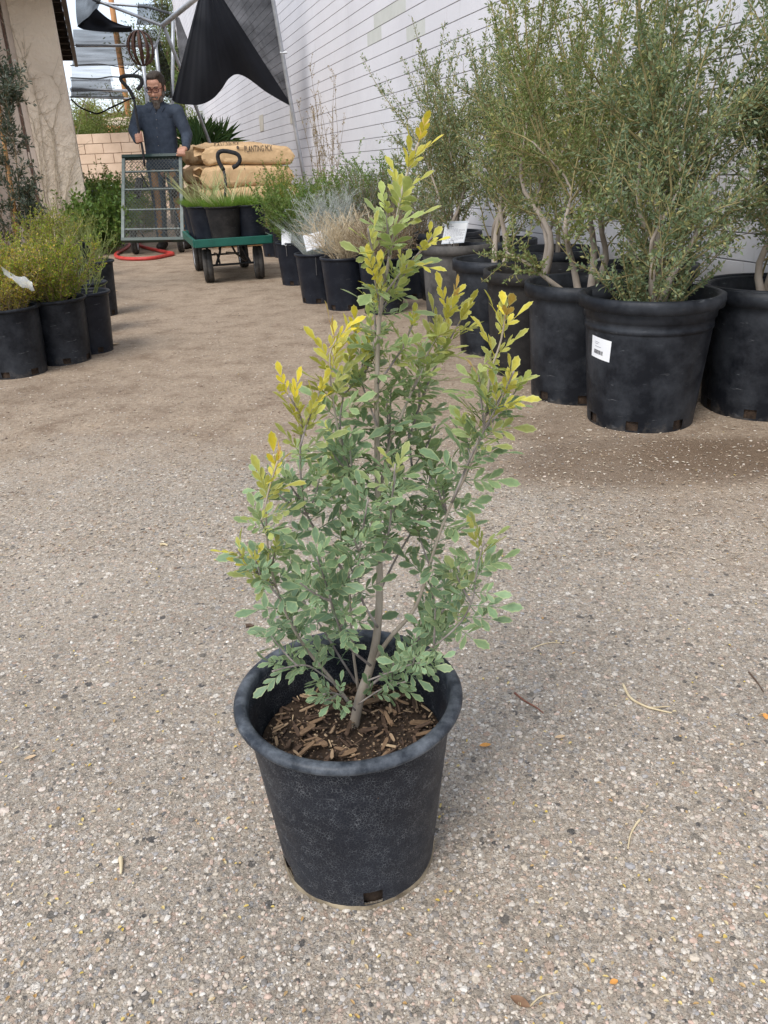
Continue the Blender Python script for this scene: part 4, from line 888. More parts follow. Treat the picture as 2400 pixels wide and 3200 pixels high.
LEAF_CR = leafmat('green gold leaf', [(.17, .25, .025), (.22, .31, .03), (.28, .36, .04), (.16, .23, .025), (.34, .38, .04), (.26, .34, .04), (.62, .44, .08), (.22, .30, .04)], trans=.4)
LEAF_CR2 = leafmat('gold leaf', [(.24, .30, .03), (.38, .37, .04), (.56, .42, .06), (.70, .48, .12), (.28, .34, .04), (.62, .52, .26)], trans=.4)
LEAF_DK = leafmat('dark grey olive leaf', [(.045, .062, .042), (.065, .082, .058), (.095, .11, .085), (.05, .07, .045)], trans=.12, rough=.4)
LEAF_GN = leafmat('fresh green leaf', [(.075, .15, .03), (.11, .20, .04), (.15, .245, .05), (.09, .17, .04), (.22, .28, .06)], trans=.3)
LEAF_YG = leafmat('yellow green leaf', [(.13, .19, .04), (.18, .25, .05), (.25, .29, .05), (.12, .18, .05), (.42, .33, .05)], trans=.3)
LEAF_GY = leafmat('silver leaf', [(.26, .29, .27), (.34, .37, .35), (.42, .44, .42), (.22, .25, .23)], trans=.15)
STRAW = leafmat('straw', [(.46, .37, .24), (.56, .47, .33), (.64, .56, .42), (.36, .28, .17)], trans=.1)
SILVER = leafmat('silver grass', [(.30, .33, .31), (.40, .43, .41), (.50, .53, .51), (.25, .28, .24)], trans=.1)
GRASS = leafmat('green grass', [(.09, .18, .02), (.13, .24, .03), (.17, .29, .04), (.10, .20, .03)], trans=.3)
BLADE = leafmat('pale blade', [(.30, .36, .14), (.42, .44, .20), (.52, .48, .26), (.24, .32, .12)], trans=.2)
SH, SRT, SRB = .262, .124, .103
def small_pot(px, py, label, mat=POT_BLU, h=SH, rt=SRT, rb=SRB, soilmat=SOILDRY, soil=.03, rim='roll', rot=0.0, c=None, name='potted_plant', cat='potted plant', group=None, lip=(.007, .010)):
    c = base_at(px, py, rb) if c is None else np.asarray(c, float); t = thing(name, label, cat, tuple(c), group=group); p_, s_, iz = make_pot(t, h, rt, rb, mat, rim, soil=soil, soilmat=soilmat, rims=lip, hole_rot=rot, holes=6, nseg=44); return t, iz, s_
# left group
rg = np.random.default_rng(201)
CHL = [CH[0], CH[3], M('chip cream', (.52, .42, .30), (.62, .52, .40), scale=90, rough=.9)]; chs = chip_meshes(CHL, rg, 9, (.008, .02))
def mulch(soil_o, iz, r, n, rng_):
    for k in range(n):
        q = math.sqrt(rng_.uniform())*r; a = rng_.uniform(0, 6.283); o = link('wood_chip', chs[k % 9], soil_o); o.location = (q*math.cos(a), q*math.sin(a), iz+.004+rng_.uniform(0, .006)); o.rotation_euler = (rng_.normal(0, .2), rng_.normal(0, .2), rng_.uniform(0, 6.28))
L1, iz, so = small_pot(62, 1183, 'black pot with scraped sides holding a gold-leaved bush, mulched with pale chips', mat=POT_BLK, rt=.132, rb=.118, h=.27, rot=.4); mulch(so, iz, .115, 110, rg)
bush_parts(L1, rg, iz, .27, .75, 46, (.0135, .0068), LEAF_CR2, STEMBR, gap=.0050, side=6, sl=.09, basr=.07)
L2, iz, so = small_pot(208, 1142, 'black pot holding a wide green and gold bush, between two other black pots', mat=POT_BLK, rt=.128, rb=.112, h=.268, rot=.9); mulch(so, iz, .112, 90, rg)
bush_parts(L2, rg, iz, .31, .95, 60, (.0130, .0062), LEAF_CR, STEMBR, gap=.0048, side=6, sl=.10, basr=.07)
L0, iz, so = small_pot(0, 0, 'black pot with a bushy green gold plant, tucked behind the scraped pot', c=base_at(20, 1100, .11)+np.array([-.06, .10, 0]), mat=POT_BLK, rot=.2)
bush_parts(L0, rg, iz, .33, .8, 46, (.0130, .0062), LEAF_CR, STEMBR, gap=.0050, side=6, sl=.10, basr=.07)
L3, iz, so = small_pot(294, 1108, 'nearly bare black pot with a few wisps, beside the wide green and gold bush', mat=POT_BLU, rt=.112, rb=.092, h=.265, soilmat=SOIL, rot=1.2)
bush_parts(L3, rg, iz, .20, .6, 12, (.006, .003), LEAF_YG, STEMGR, gap=.012, side=3, sl=.06, basr=.05)
L3b, iz, so = small_pot(0, 0, 'empty-looking black pot just behind the nearly bare one', c=base_at(285, 1060, .09)+np.array([-.02, .10, 0]), mat=POT_BLU, rt=.105, rb=.085, h=.25, soilmat=SOIL)
bush_parts(L3b, rg, iz, .22, .6, 12, (.006, .003), LEAF_YG, STEMGR, gap=.012, side=3, sl=.06, basr=.05)
L4, iz, so = small_pot(318, 992, 'tall narrow black pot with a loose green tuft beside the stucco corner', mat=POT_BLK, rt=.115, rb=.095, h=.30, rot=.5)
bush_parts(L4, rg, iz, .24, .75, 26, (.008, .004), LEAF_YG, STEMGR, gap=.008, side=5, sl=.08, basr=.05)
L5, iz, so = small_pot(0, 0, 'small black pot with a thin whippy plant at the foot of the stucco wall', c=np.append(G(200, 870)[:2], 0), mat=POT_BLU, rt=.10, rb=.085, h=.24, soilmat=SOIL)
bush_parts(L5, rg, iz, .42, .3, 12, (.008, .004), LEAF_YG, STEMGR, gap=.009, side=5, sl=.07, basr=.04)
L6, iz, so = small_pot(0, 0, 'black pot of grey-green foliage against the stucco corner', c=np.append(G(262, 868)[:2], 0), mat=POT_BLU, rt=.115, rb=.095, h=.27, soilmat=SOIL)
bush_parts(L6, rg, iz, .28, .7, 34, (.009, .005), LEAF_YG, STEMGR, gap=.007, side=5, sl=.08, basr=.06)
L7, iz, so = small_pot(0, 0, 'black pot holding a feathery green bush in front of the stucco wall', c=np.append(G(185, 960)[:2], 0), mat=POT_BLK, rt=.125, rb=.105, h=.27)
bush_parts(L7, rg, iz, .34, .7, 36, (.0130, .0062), LEAF_CR, STEMBR, gap=.0052, side=6, sl=.10, basr=.06)
# staked olive-leaved tree
oc = np.append(G(66, 940)[:2], 0); OL, iz, so = small_pot(0, 0, 'dark grey-green upright tree tied to a wooden stake by the stucco wall', c=oc, mat=POT_BLK, rt=.15, rb=.125, h=.30, name='staked_tree', cat='potted tree')
STAKE = M('stake wood', (.38, .19, .07), (.50, .27, .11), scale=20, rough=.8, stretch=(1, 1, .15)); TIE = M('green tie', (.04, .14, .09), (.05, .18, .11), scale=20)
lift = lambda px, py: D(px, py, oc[1]) - oc
m = MB(); m.tube([lift(64, 860)*[1, 1, 1], lift(44, 640), lift(0, 365), lift(-30, 150)], .0125, 8); m.build('stake', STAKE, OL, smooth=True)
m = MB(); c_ = lift(13, 470); m.tube([c_+np.array([.017*math.cos(a), .017*math.sin(a), 0]) for a in np.linspace(0, 6.0, 14)], .003, 5); m.build('tie', TIE, OL)
m = MB(); c_ = lift(52, 690); m.tube([c_+np.array([.017*math.cos(a), .017*math.sin(a), 0]) for a in np.linspace(0, 6.0, 14)], .003, 5); m.build('tie', TIE, OL)
mains = [(np.array([lift(*p) for p in pth]) + rg.normal(0, .01, (len(pth), 3)), 0) for pth in ([(60, 860), (40, 700), (10, 520), (0, 380), (20, 260), (8, 215)], [(50, 860), (62, 720), (70, 600), (56, 480), (30, 360), (45, 300)], [(40, 860), (10, 700), (-30, 560), (-50, 420), (-60, 300)], [(62, 850), (88, 760), (100, 680), (92, 610)])]
tree_parts(OL, rg, mains, .009, iz, LEAF_DK, STEMBR, STEMBR, sec=18, sec_len=.20, twig=5, twig_len=.09, leaf=(.032, .0105), gap=.0062, dens=1.0, spread=.8, first=.12)
# clear plastic wrap over the bush
PLAS = bpy.data.materials.new('clear plastic'); PLAS.use_nodes = True; b_ = PLAS.node_tree.nodes['Principled BSDF']; b_.inputs['Base Color'].default_value = (.85, .88, .9, 1); b_.inputs['Roughness'].default_value = .18; b_.inputs['Alpha'].default_value = .38; b_.inputs['Specular IOR Level'].default_value = .8
m = MB(); fz = sines(rg, 10, (18, 60)); ctr = np.array([[D(x, y, oc[1]*.92 if False else 3.35) for x in np.linspace(x0, x1, 16)] for (x0, x1, y) in ((6, 80, 842), (10, 100, 858), (20, 112, 876), (40, 104, 888))])
for j in range(4):
    for i in range(16): ctr[j, i] = D(6+6.6*i+j*3, 838+i*3.2+j*9, 3.2) + np.array([0, .02*fz((i*.02, j*.02, 0)), .012*fz((i*.03, j*.03, 1))])
m.grid(ctr); tag(m.build('plastic_wrap', PLAS, smooth=True), 'strip of clear crumpled plastic wrap lying over the gold-leaved bush', 'plastic wrap')

# middle group between the cart and the big pots
rg = np.random.default_rng(231)
def stage(px, py, label, **kw): return small_pot(px, py, label, **kw)
m1, iz, so = stage(930, 893, 'black pot with a bushy green plant and a blank white tag', mat=POT_BLU, h=.285, rt=.128, rb=.103, rim='thin', lip=(.006, .012), rot=.2)
bush_parts(m1, rg, iz, .44, .62, 44, (.019, .011), LEAF_GN, STEMGR, gap=.009, side=6, sl=.13, basr=.07)
m2, iz, so = stage(1000, 950, 'black pot of silver wispy grass with an information card', mat=POT_BLU, h=.285, rt=.128, rb=.103, rim='thin', lip=(.006, .012), rot=.5)
n = 420; a = rg.uniform(0, 6.283, n); q = np.sqrt(rg.uniform(0, 1, n)); P = np.stack([.06*q*np.cos(a), .06*q*np.sin(a), np.full(n, iz)], 1); blades('silver_blades', P, np.stack([np.cos(a)*q*.75, np.sin(a)*q*.75, np.ones(n)], 1), rg.uniform(.14, .34, n), .0022, SILVER, m2, rg, .3)
m3, iz, so = stage(1083, 972, 'black pot of blond dry tangled grass beside the wispy silver one', mat=POT_BLU, h=.285, rt=.130, rb=.106, rim='thin', lip=(.006, .012), rot=.8)
bush_parts(m3, rg, iz, .27, .95, 60, (.022, .0016), STRAW, leafmat('straw stem', [(.44, .35, .22), (.58, .49, .34)], trans=0), gap=.014, side=8, sl=.11, r0=.0016, basr=.05)
m4, iz, so = small_pot(0, 0, 'black pot of silvery brush behind the blond dry grass', c=np.append(G(1040, 905)[:2], 0), mat=POT_BLU, h=.285, rt=.128, rb=.103)
bush_parts(m4, rg, iz, .36, .75, 60, (.020, .0018), SILVER, leafmat('silver stem', [(.30, .32, .28), (.40, .42, .38)], trans=0), gap=.009, side=8, sl=.12, r0=.0016, basr=.06)
m5, iz, so = stage(1200, 985, 'black pot partly hidden behind the foreground shrub, with brownish dry brush', mat=POT_BLU, h=.285, rt=.128, rb=.105, rot=.3)
bush_parts(m5, rg, iz, .26, .8, 46, (.014, .0022), leafmat('brown brush', [(.26, .20, .15), (.36, .29, .22), (.20, .19, .14)], trans=.05), STEMBR, gap=.011, side=7, sl=.10, r0=.0016, basr=.06)
m6, iz, so = stage(1300, 935, 'black pot standing beside the bleached grey pot, with dull green brush', mat=POT_BLU, h=.285, rt=.128, rb=.105, rot=.3)
bush_parts(m6, rg, iz, .40, .7, 46, (.011, .004), leafmat('dull green brush', [(.12, .15, .10), (.16, .19, .13), (.22, .22, .17)], trans=.1), STEMBR, gap=.009, side=7, sl=.11, r0=.002, basr=.06)
m7, iz, so = small_pot(0, 0, 'black pot of silvery green brush in front of the white wall', c=np.append(G(1170, 880)[:2], 0), mat=POT_BLU, h=.285, rt=.128, rb=.103)
bush_parts(m7, rg, iz, .50, .75, 60, (.014, .0040), leafmat('silver green brush', [(.17, .21, .17), (.24, .28, .24), (.14, .18, .12)], trans=.1), STEMBR, gap=.009, side=8, sl=.13, r0=.002, basr=.06)
# tall seed-stalk plant and green shrubs by the wall
m8, iz, so = small_pot(0, 0, 'tall thin brown seed stalks rising in front of the white wall', c=np.append(G(1035, 815)[:2], 0), mat=POT_BLU, h=.29, rt=.13, rb=.105)
w_ = MB(); P_ = []; D_ = []
for k in range(16):
    a = rg.uniform(0, 6.28); Q = polyline(rg, (.04*math.cos(a), .04*math.sin(a), iz), (math.cos(a)*.10, math.sin(a)*.10, 1), rg.uniform(.75, 1.25), 10, .02, .05); w_.tube(Q, np.linspace(.0024, .0010, 10), 4, cap=False)
    for j in range(9):
        i = rg.integers(3, 9); b = Q[i]+(Q[i+1]-Q[i])*rg.uniform(); W2 = polyline(rg, b, np.array([rg.normal(0, .5), rg.normal(0, .5), 1]), rg.uniform(.04, .12), 4); w_.tube(W2, .0009, 3, cap=False); n = 8; tt = rg.uniform(0, 2.99, n); ii = tt.astype(int); P_.append(W2[ii]+(W2[ii+1]-W2[ii])*(tt-ii)[:, None]); D_.append(rg.normal(size=(n, 3)))
w_.build('stalks', STEMBR, m8, kind='stuff'); leafmesh('seed_heads', np.concatenate(P_), np.concatenate(D_), .013, .007, leafmat('dry seed', [(.30, .22, .12), (.42, .33, .20), (.22, .16, .09), (.34, .32, .16)], trans=.1), m8, rg)
bush_parts(m8, rg, iz, .42, .7, 40, (.014, .008), LEAF_GN, STEMGR, gap=.010, side=6, sl=.12, basr=.07, name='low_foliage')
greens = [((960, 820), 'loose green shrub with yellow-green leaves between the cart and the wall', .46, LEAF_YG, .6), ((900, 800), 'wispy green shrub with yellow flowers beside the stacked bags', .52, LEAF_YG, .35), ((1110, 830), 'rounded green shrub in front of the white wall behind the blond grass', .50, LEAF_GN, .75), ((1230, 870), 'dark green shrub in front of the white wall near the open airy tree', .60, LEAF_GN, .6)]
for (px, py), lab, hh, lm, spd in greens:
    t, iz, so = small_pot(0, 0, lab, c=np.append(G(px, py)[:2], 0), mat=POT_BLU, h=.28, rt=.125, rb=.10); bush_parts(t, rg, iz, hh, spd, 44 if hh > .55 or spd > .7 else 22, (.019, .010), lm, STEMGR, gap=.0085, side=7, sl=.15, basr=.06)
for (px, py, lab) in ((858, 803, 'dark pot in the shade behind the flat cart, nearest its wheel'), (892, 806, 'dark pot in the shade between the cart and the tagged pot')):
    t, iz, so = small_pot(px, py, lab, mat=POT_BLU, h=.25, rt=.115, rb=.095); bush_parts(t, rg, iz, .30, .6, 26, (.012, .0065), LEAF_GN, STEMGR, gap=.010, side=5, sl=.10, basr=.06)
c2 = np.array(m2.location[:]); c1 = np.array(m1.location[:])
card([(946, 736), (1003, 722), (1016, 768), (958, 786)], [c2[1]-.12, c2[1]-.10, c2[1]-.12, c2[1]-.14], 'tilted printed information card in the wispy silver grass pot', 11, None, .22, seed=5)
card([(879, 714), (911, 730), (909, 767), (880, 765)], [c1[1]-.10, c1[1]-.12, c1[1]-.13, c1[1]-.12], 'blank white curled plant tag in the bushy green pot', 0, None, .25, seed=6)
card([(871, 662), (893, 660), (891, 688), (869, 689)], [c1[1]+.35, c1[1]+.35, c1[1]+.33, c1[1]+.33], 'small pale card among the shrubs beside the stacked bags', 0, None, .25, seed=7)
# ------------------------------------------------------------------ carts
GREENP = M('dark green cart paint', (.010, .085, .062), (.014, .11, .08), scale=14, rough=.42, c3=(.09, .12, .10), s3=22, f3=(.62, .75))
GREYP = M('worn grey green frame', (.10, .13, .12), (.17, .20, .185), scale=18, rough=.5, c3=(.22, .18, .13), s3=30, f3=(.6, .75))
GREYP2 = M('black green frame edge', (.008, .028, .024), (.014, .042, .035), scale=14, rough=.4)
BLKM = M('black steel tube', (.010, .010, .011), (.02, .02, .022), scale=20, rough=.4)
RUBBER = M('tyre rubber', (.030, .029, .028), (.075, .068, .06), scale=25, rough=.85, bump=.002, bscale=90)
WRIM = M('pale wheel rim', (.42, .43, .46), (.55, .56, .58), scale=18, rough=.4)
FOAM = M('black foam grip', (.012, .012, .013), (.03, .03, .032), scale=60, rough=.9, bump=.002, bscale=200)
def wheel(parent, c, axis, r, wd, name='wheel'):
    """tyre with tread grooves and a dished rim; axis = axle direction"""
    ax = unit(axis); up = np.array([0, 0, 1.0]) if abs(ax[2]) < .9 else np.array([0, 1.0, 0]); u = unit(np.cross(ax, up)); v = np.cross(ax, u); n = 32
    def rev(prof, mb):
        V = []
        for (rr, off, k) in prof:
            for a in np.linspace(0, 6.28318, n, endpoint=False): V.append(c + ax*off + (u*math.cos(a)+v*math.sin(a))*rr)
        m_ = len(prof); mb.add(V, [(i*n+q, i*n+(q+1) % n, ((i+1) % m_)*n+(q+1) % n, ((i+1) % m_)*n+q) for i in range(m_) for q in range(n)])
    t = MB(); h = wd/2; rev([(r*.62, -h*.8, 0), (r*.80, -h, 0), (r*.94, -h*.92, 0), (r*.985, -h*.6, 0), (r*.985, -h*.18, 0), (r*.96, -h*.14, 0), (r*.96, h*.14, 0), (r*.985, h*.18, 0), (r*.985, h*.6, 0), (r*.94, h*.92, 0), (r*.80, h, 0), (r*.62, h*.8, 0)], t)
    ty = t.build(name, RUBBER, parent, smooth=True)
    k = MB(); rev([(r*.60, -h*.86, 0), (r*.66, -h*.9, 0), (r*.64, -h*.4, 0), (r*.16, -h*.35, 0), (r*.14, -h*1.0, 0), (r*.02, -h*1.0, 0), (r*.02, h*1.0, 0), (r*.14, h*1.0, 0), (r*.16, h*.35, 0), (r*.64, h*.4, 0), (r*.66, h*.9, 0), (r*.60, h*.86, 0)], k); k.build('rim', WRIM, ty, smooth=True)
    return ty
def mesh_panel(mb, o, ex, ey, L_, W_, cell=.030, wire=.0022):
    """expanded-metal diamonds between two edges: flat bars in two directions"""
    n = int((L_+W_)/cell)+2; asp = 1.0
    for sg in (1, -1):
        for i in range(-n, n):
            pts = []
            x0 = i*cell*1.3; 
            # line: x = x0 + sg*y*.8
            y_a, y_b = 0.0, L_
            xa, xb = x0+sg*y_a*.8, x0+sg*y_b*.8
            # clip to 0..W
            if sg > 0: ya = max(0, (0-x0)/.8); yb = min(L_, (W_-x0)/.8)
            else: ya = max(0, (x0-W_)/.8); yb = min(L_, x0/.8)
            if yb-ya < .01: continue
            a = o+ex*(x0+sg*ya*.8)+ey*ya; b = o+ex*(x0+sg*yb*.8)+ey*yb; mb.bar(a, b, wire*2.0, wire, up=np.cross(ex, ey))
    return mb

# flat cart loaded with grass pots
fl, fr, bl = G(655, 884), G(806, 869), G(622, 846)
axc = unit(np.array([*(bl-fl)[:2], 0])*1.0); axc = unit(axc*.5+WS*.5); sd = np.array([axc[1], -axc[0], 0])   # forward (away), right
cc = (fl+fr)/2; cc[2] = 0; cc = cc + sd*.01
cart = thing('flat_cart', 'green flat garden cart loaded with pots of grass', 'cart', tuple(cc))
cart_m = np.stack([sd, axc, [0, 0, 1]], 1)
def cp(x, y, z): return sd*x + axc*y + np.array([0, 0, z])
TR = float(np.linalg.norm(fr-fl))/2; WR = .118
DZ, DW, DL = .268, .275, 1.02
d_ = MB(); d_.box(cp(0, DL/2-.17, DZ+.004), (DW*2-.03, DL-.03, .006), cart_m); deck = d_.build('deck', GREYP, cart)
for (a, b) in ((cp(-DW, -.17, DZ+.02), cp(DW, -.17, DZ+.02)), (cp(-DW, DL-.17, DZ+.02), cp(DW, DL-.17, DZ+.02)), (cp(-DW, -.155, DZ+.02), cp(-DW, DL-.185, DZ+.02)), (cp(DW, -.155, DZ+.02), cp(DW, DL-.185, DZ+.02))):
    m = MB(); m.bar(a, b, .022, .055, bevel=.004); m.build('edge_rail', GREENP, deck)
for y in (.02, .30, .58):
    m = MB(); m.bar(cp(-DW+.015, y, DZ-.016), cp(DW-.015, y, DZ-.016), .03, .022); m.build('cross_bar', BLKM, deck)
for (x, y) in ((-TR, 0), (TR, 0), (-TR, .82), (TR, .82)): wheel(cart, cp(x, y, WR), sd*.98-axc*(.10 if y == 0 else 0.02), WR, .070)
for y in (0, .82):
    m = MB(); m.tube([cp(-TR+.035, y, WR), cp(TR-.035, y, WR)], .008, 8); m.build('axle', BLKM, cart)
    for x in (-.11, .11):
        m = MB(); m.tube([cp(x*1.15, y, WR), cp(x*.8, y+.01, WR+.09), cp(x*.7, y+.04, DZ-.02)], .009, 8); m.build('strut', BLKM, cart)
m = MB(); m.tube([cp(-.10, .0, WR+.012), cp(-.07, .4, WR+.04), cp(-.05, .8, WR+.012)], .008, 8); m.build('steer_rod', BLKM, cart)
m = MB(); m.tube([cp(.10, .0, WR+.012), cp(.07, .4, WR+.04), cp(.05, .8, WR+.012)], .008, 8); m.build('steer_rod', BLKM, cart)
hY = float((cc+cp(0, .98, 0))[1])
hp = [D(x, y, hY+dy)-cc for x, y, dy in ((704, 600, -.05), (704, 560, -.03), (699, 532, -.01), (684, 505, 0), (681, 482, 0), (694, 472, 0), (722, 475, 0), (743, 483, 0), (750, 500, 0), (741, 516, 0), (727, 524, 0))]
h0 = MB(); h0.tube(spline([cp(0, .86, WR+.03), *hp[:3]], 14), .011, 8); hd = h0.build('handle', BLKM, cart, smooth=True)
h1 = MB(); h1.tube(spline(hp[2:], 26), .0165, 10); h1.build('grip', FOAM, hd, smooth=True)
# pots of grass on the deck
rg = np.random.default_rng(301)
gp = [(-.165, -.055, 'short green grass in a black pot at the front left corner of the flat cart'), (-.155, .255, 'green grass with pale blades in a black pot, behind the flat cart front left one'), (.150, -.015, 'short green grass in a black pot at the front right corner of the flat cart'), (.145, .29, 'grass with tall pale blades behind the front right pot on the flat cart'), (-.15, .56, 'pot of tall pale blades at the handle end of the flat cart'), (.13, .59, 'pot of green grass at the handle end of the flat cart')]
gp[0] = (-.035, -.045, gp[0][2]); gp[1] = (-.145, .16, gp[1][2])
for k, (x, y, lab) in enumerate(gp):
    c = cc + cp(x, y, DZ+.008); t, iz, so = small_pot(0, 0, lab, c=c, mat=POT_DUS if k == 0 else POT_BLU, h=.245, rt=.128, rb=.098, rim='thin', lip=(.006, .010), soilmat=SOIL, soil=.025, rot=.3*k)
    n = 1500; a = rg.uniform(0, 6.283, n); q = np.sqrt(rg.uniform(0, 1, n)); P = np.stack([.112*q*np.cos(a), .112*q*np.sin(a), np.full(n, iz)], 1); blades('grass', P, np.stack([np.cos(a)*q*.5+rg.normal(0, .2, n), np.sin(a)*q*.5+rg.normal(0, .2, n), np.ones(n)], 1), rg.uniform(.05, .115, n), .0028, GRASS, t, rg, .5, 4)
    if k in (0, 1, 3, 4):
        n = 46; a = rg.uniform(0, 6.283, n); P = np.stack([.06*np.cos(a), .06*np.sin(a), np.full(n, iz)], 1); blades('tall_blades', P, np.stack([np.cos(a)*.45+(-.2 if k < 2 else .1), np.sin(a)*.45, np.ones(n)], 1), rg.uniform(.16, .36, n), .0085, BLADE, t, rg, .3, 6)

# second cart, tipped up on its rear wheels
tY0, tY1 = 8.28, 8.78                              # lower edge near, upper edge leaning back
TL, TR_, BL_, BR_ = D(383, 487, tY1), D(567, 482, tY1+.03), D(381, 755, tY0), D(574, 752, tY0+.03)
tc_ = (BL_+BR_)/2; tc_[2] = 0
cart2 = thing('tipped_cart', 'green wire-mesh garden cart tipped upright on two wheels', 'cart', tuple(tc_))
q = lambda u, v, off=0: ((TL*(1-u)+TR_*u)*(1-v)+(BL_*(1-u)+BR_*u)*v) - tc_ + nrm2*off     # u across, v down, off towards the man
ex = unit(TR_-TL); ey = unit(BL_-TL); nrm2 = unit(np.cross(ex, ey)); 
if nrm2[1] < 0: nrm2 = -nrm2
f = MB(); f.bar(q(-.005, .02), q(1.005, .02), .03, .055, up=nrm2); f.build('top_rail', GREYP2, cart2)
f = MB(); f.bar(q(-.005, .985), q(1.005, .985), .03, .050, up=nrm2); f.build('bottom_rail', GREYP2, cart2)
for u in (.018, .982):
    f = MB(); f.bar(q(u, .04), q(u, .965), .03, .03, up=nrm2); f.build('side_rail', GREYP, cart2)
for v in (.19, .40, .635, .86):
    f = MB(); f.bar(q(.035, v, .004), q(.965, v, .004), .012, .020, up=nrm2); f.build('cross_bar', GREYP, cart2)
W2_, L2_ = np.linalg.norm(TR_-TL)*.96, np.linalg.norm(BL_-TL)*.94
f = MB(); mesh_panel(f, q(.022, .03, -.004), ex, ey, L2_, W2_, cell=.026, wire=.0018); f.build('wire_mesh', M('dark mesh wire', (.045, .055, .05), (.09, .095, .085), scale=40, rough=.6), cart2, kind='stuff')
wl = G(418, 797)-tc_; wr_ = G(562, 791)-tc_
for p in (wl, wr_): wheel(cart2, np.array([p[0], p[1]+.10, .115]), ex+np.array([0, .10, 0]), .115, .062)
w3, w4 = q(.21, .30, .13), q(.80, .30, .13); wheel(cart2, w3, ex+nrm2*.25+ey*.2, .105, .06); wheel(cart2, w4+ex*.02, ex+nrm2*.25+ey*.2, .105, .06)
f = MB(); f.tube([np.array([wl[0]+.03, wl[1]+.10, .115]), np.array([wr_[0]-.03, wr_[1]+.10, .115])], .009, 8); f.build('axle', BLKM, cart2)
f = MB(); f.tube([w3+ex*.04, w4], .009, 8); f.build('axle', BLKM, cart2)
for (a, b) in ((q(.30, .20, .02), w3+ex*.10), (q(.70, .20, .02), w4-ex*.10), (q(.30, .88, .02), np.array([wl[0]+.12, wl[1]+.10, .115])), (q(.70, .88, .02), np.array([wr_[0]-.12, wr_[1]+.10, .115]))):
    f = MB(); f.tube([a, b], .009, 6); f.build('strut', BLKM, cart2)
HYt = 8.66
hp2 = [D(x, y, HYt)-tc_ for x, y in ((452, 520), (446, 470), (438, 428), (430, 385), (424, 345), (418, 310), (408, 286), (390, 264), (379, 252), (378, 243), (388, 238), (412, 237), (432, 239), (442, 248), (443, 262), (436, 273), (429, 280))]
h0 = MB(); h0.tube(spline(hp2[:7]+[], 24), .012, 8); hd2 = h0.build('handle', BLKM, cart2, smooth=True)
h1 = MB(); h1.tube(spline(hp2[5:], 30), .0175, 10); h1.build('grip', FOAM, hd2, smooth=True)
# red hose
HOSE = M('red rubber hose', (.42, .035, .03), (.55, .06, .05), scale=30, rough=.45, c3=(.25, .06, .045), s3=14, f3=(.6, .75))
hpts = [(395, 742), (410, 752), (398, 772), (368, 790), (362, 800), (382, 807), (430, 809), (480, 806), (520, 798), (540, 792), (500, 784), (450, 772), (432, 764), (445, 752)]
hz = np.array([G(x, y, .018) for x, y in hpts]); hc = hz.mean(0); hc[2] = 0
hs_ = thing('garden_hose', 'red garden hose looped on the ground beneath the tipped cart', 'hose', tuple(hc))
m = MB(); m.tube(spline(hz-hc, 70), .0175, 10); m.build('hose', HOSE, hs_, smooth=True)

# ------------------------------------------------------------------ stacked paper bags of planting mix
KRAFT = M('kraft paper', (.50, .335, .175), (.60, .41, .225), scale=6, rough=.7, bump=.010, bscale=14, c3=(.40, .26, .13), s3=3.2, f3=(.5, .75))
BAGINK = M('bag print', (.055, .04, .03), (.08, .06, .045), scale=30, rough=.8)
rg = np.random.default_rng(401)
def bag_mesh(L_, W_, H_, rng_, nu=64, nv=44):
    """pillow of paper: long side x, depth y, height z; left end crimped and crumpled"""
    f1 = sines(rng_, 12, (5, 16)); f2 = sines(rng_, 10, (14, 40)); P_ = np.zeros((nu, nv, 3))
    for i, t_ in enumerate(np.linspace(-1, 1, nu)):
        e = (1-abs(t_)**14)**.5 if abs(t_) < 1 else 0; e = max(e, .05)
        for j, a in enumerate(np.linspace(0, 2*math.pi, nv)):
            c, s = math.cos(a), math.sin(a); y = W_/2*math.copysign(abs(c)**.42, c)*(.86+.14*e); z = H_/2*math.copysign(abs(s)**.42, s)*e
            x = L_/2*t_*(1-.04*abs(s)); P_[i, j] = (x, y, z)
    X = P_.reshape(-1, 3); f3 = sines(rng_, 14, (30, 90)); f4 = sines(rng_, 6, (3, 7)); d = .020*f1(X)+.030*np.abs(f2(X*np.array([1, .6, 1])))*(.4+.6*np.abs(f4(X)))+.010*np.abs(f3(X))-.012; crum = np.clip((-X[:, 0]/(L_/2)-.72)/.28, 0, 1)+.5*np.clip((X[:, 0]/(L_/2)-.8)/.2, 0, 1)
    fz = sines(rng_, 12, (25, 70)); d2 = crum*.030*fz(X); flat = 1-.75*np.exp(-((X[:, 0]-.12)/.22)**2)*(X[:, 1] < 0); d = d*flat; n_ = X/np.array([L_*1.5, W_/2, H_/2]); n_ = unit(n_); X = X + n_*(d+d2)[:, None]; X[:, 2] += -.02*(np.abs(X[:, 0])/(L_/2))**2
    P_ = X.reshape(nu, nv, 3); P_[:, -1] = P_[:, 0]; return P_
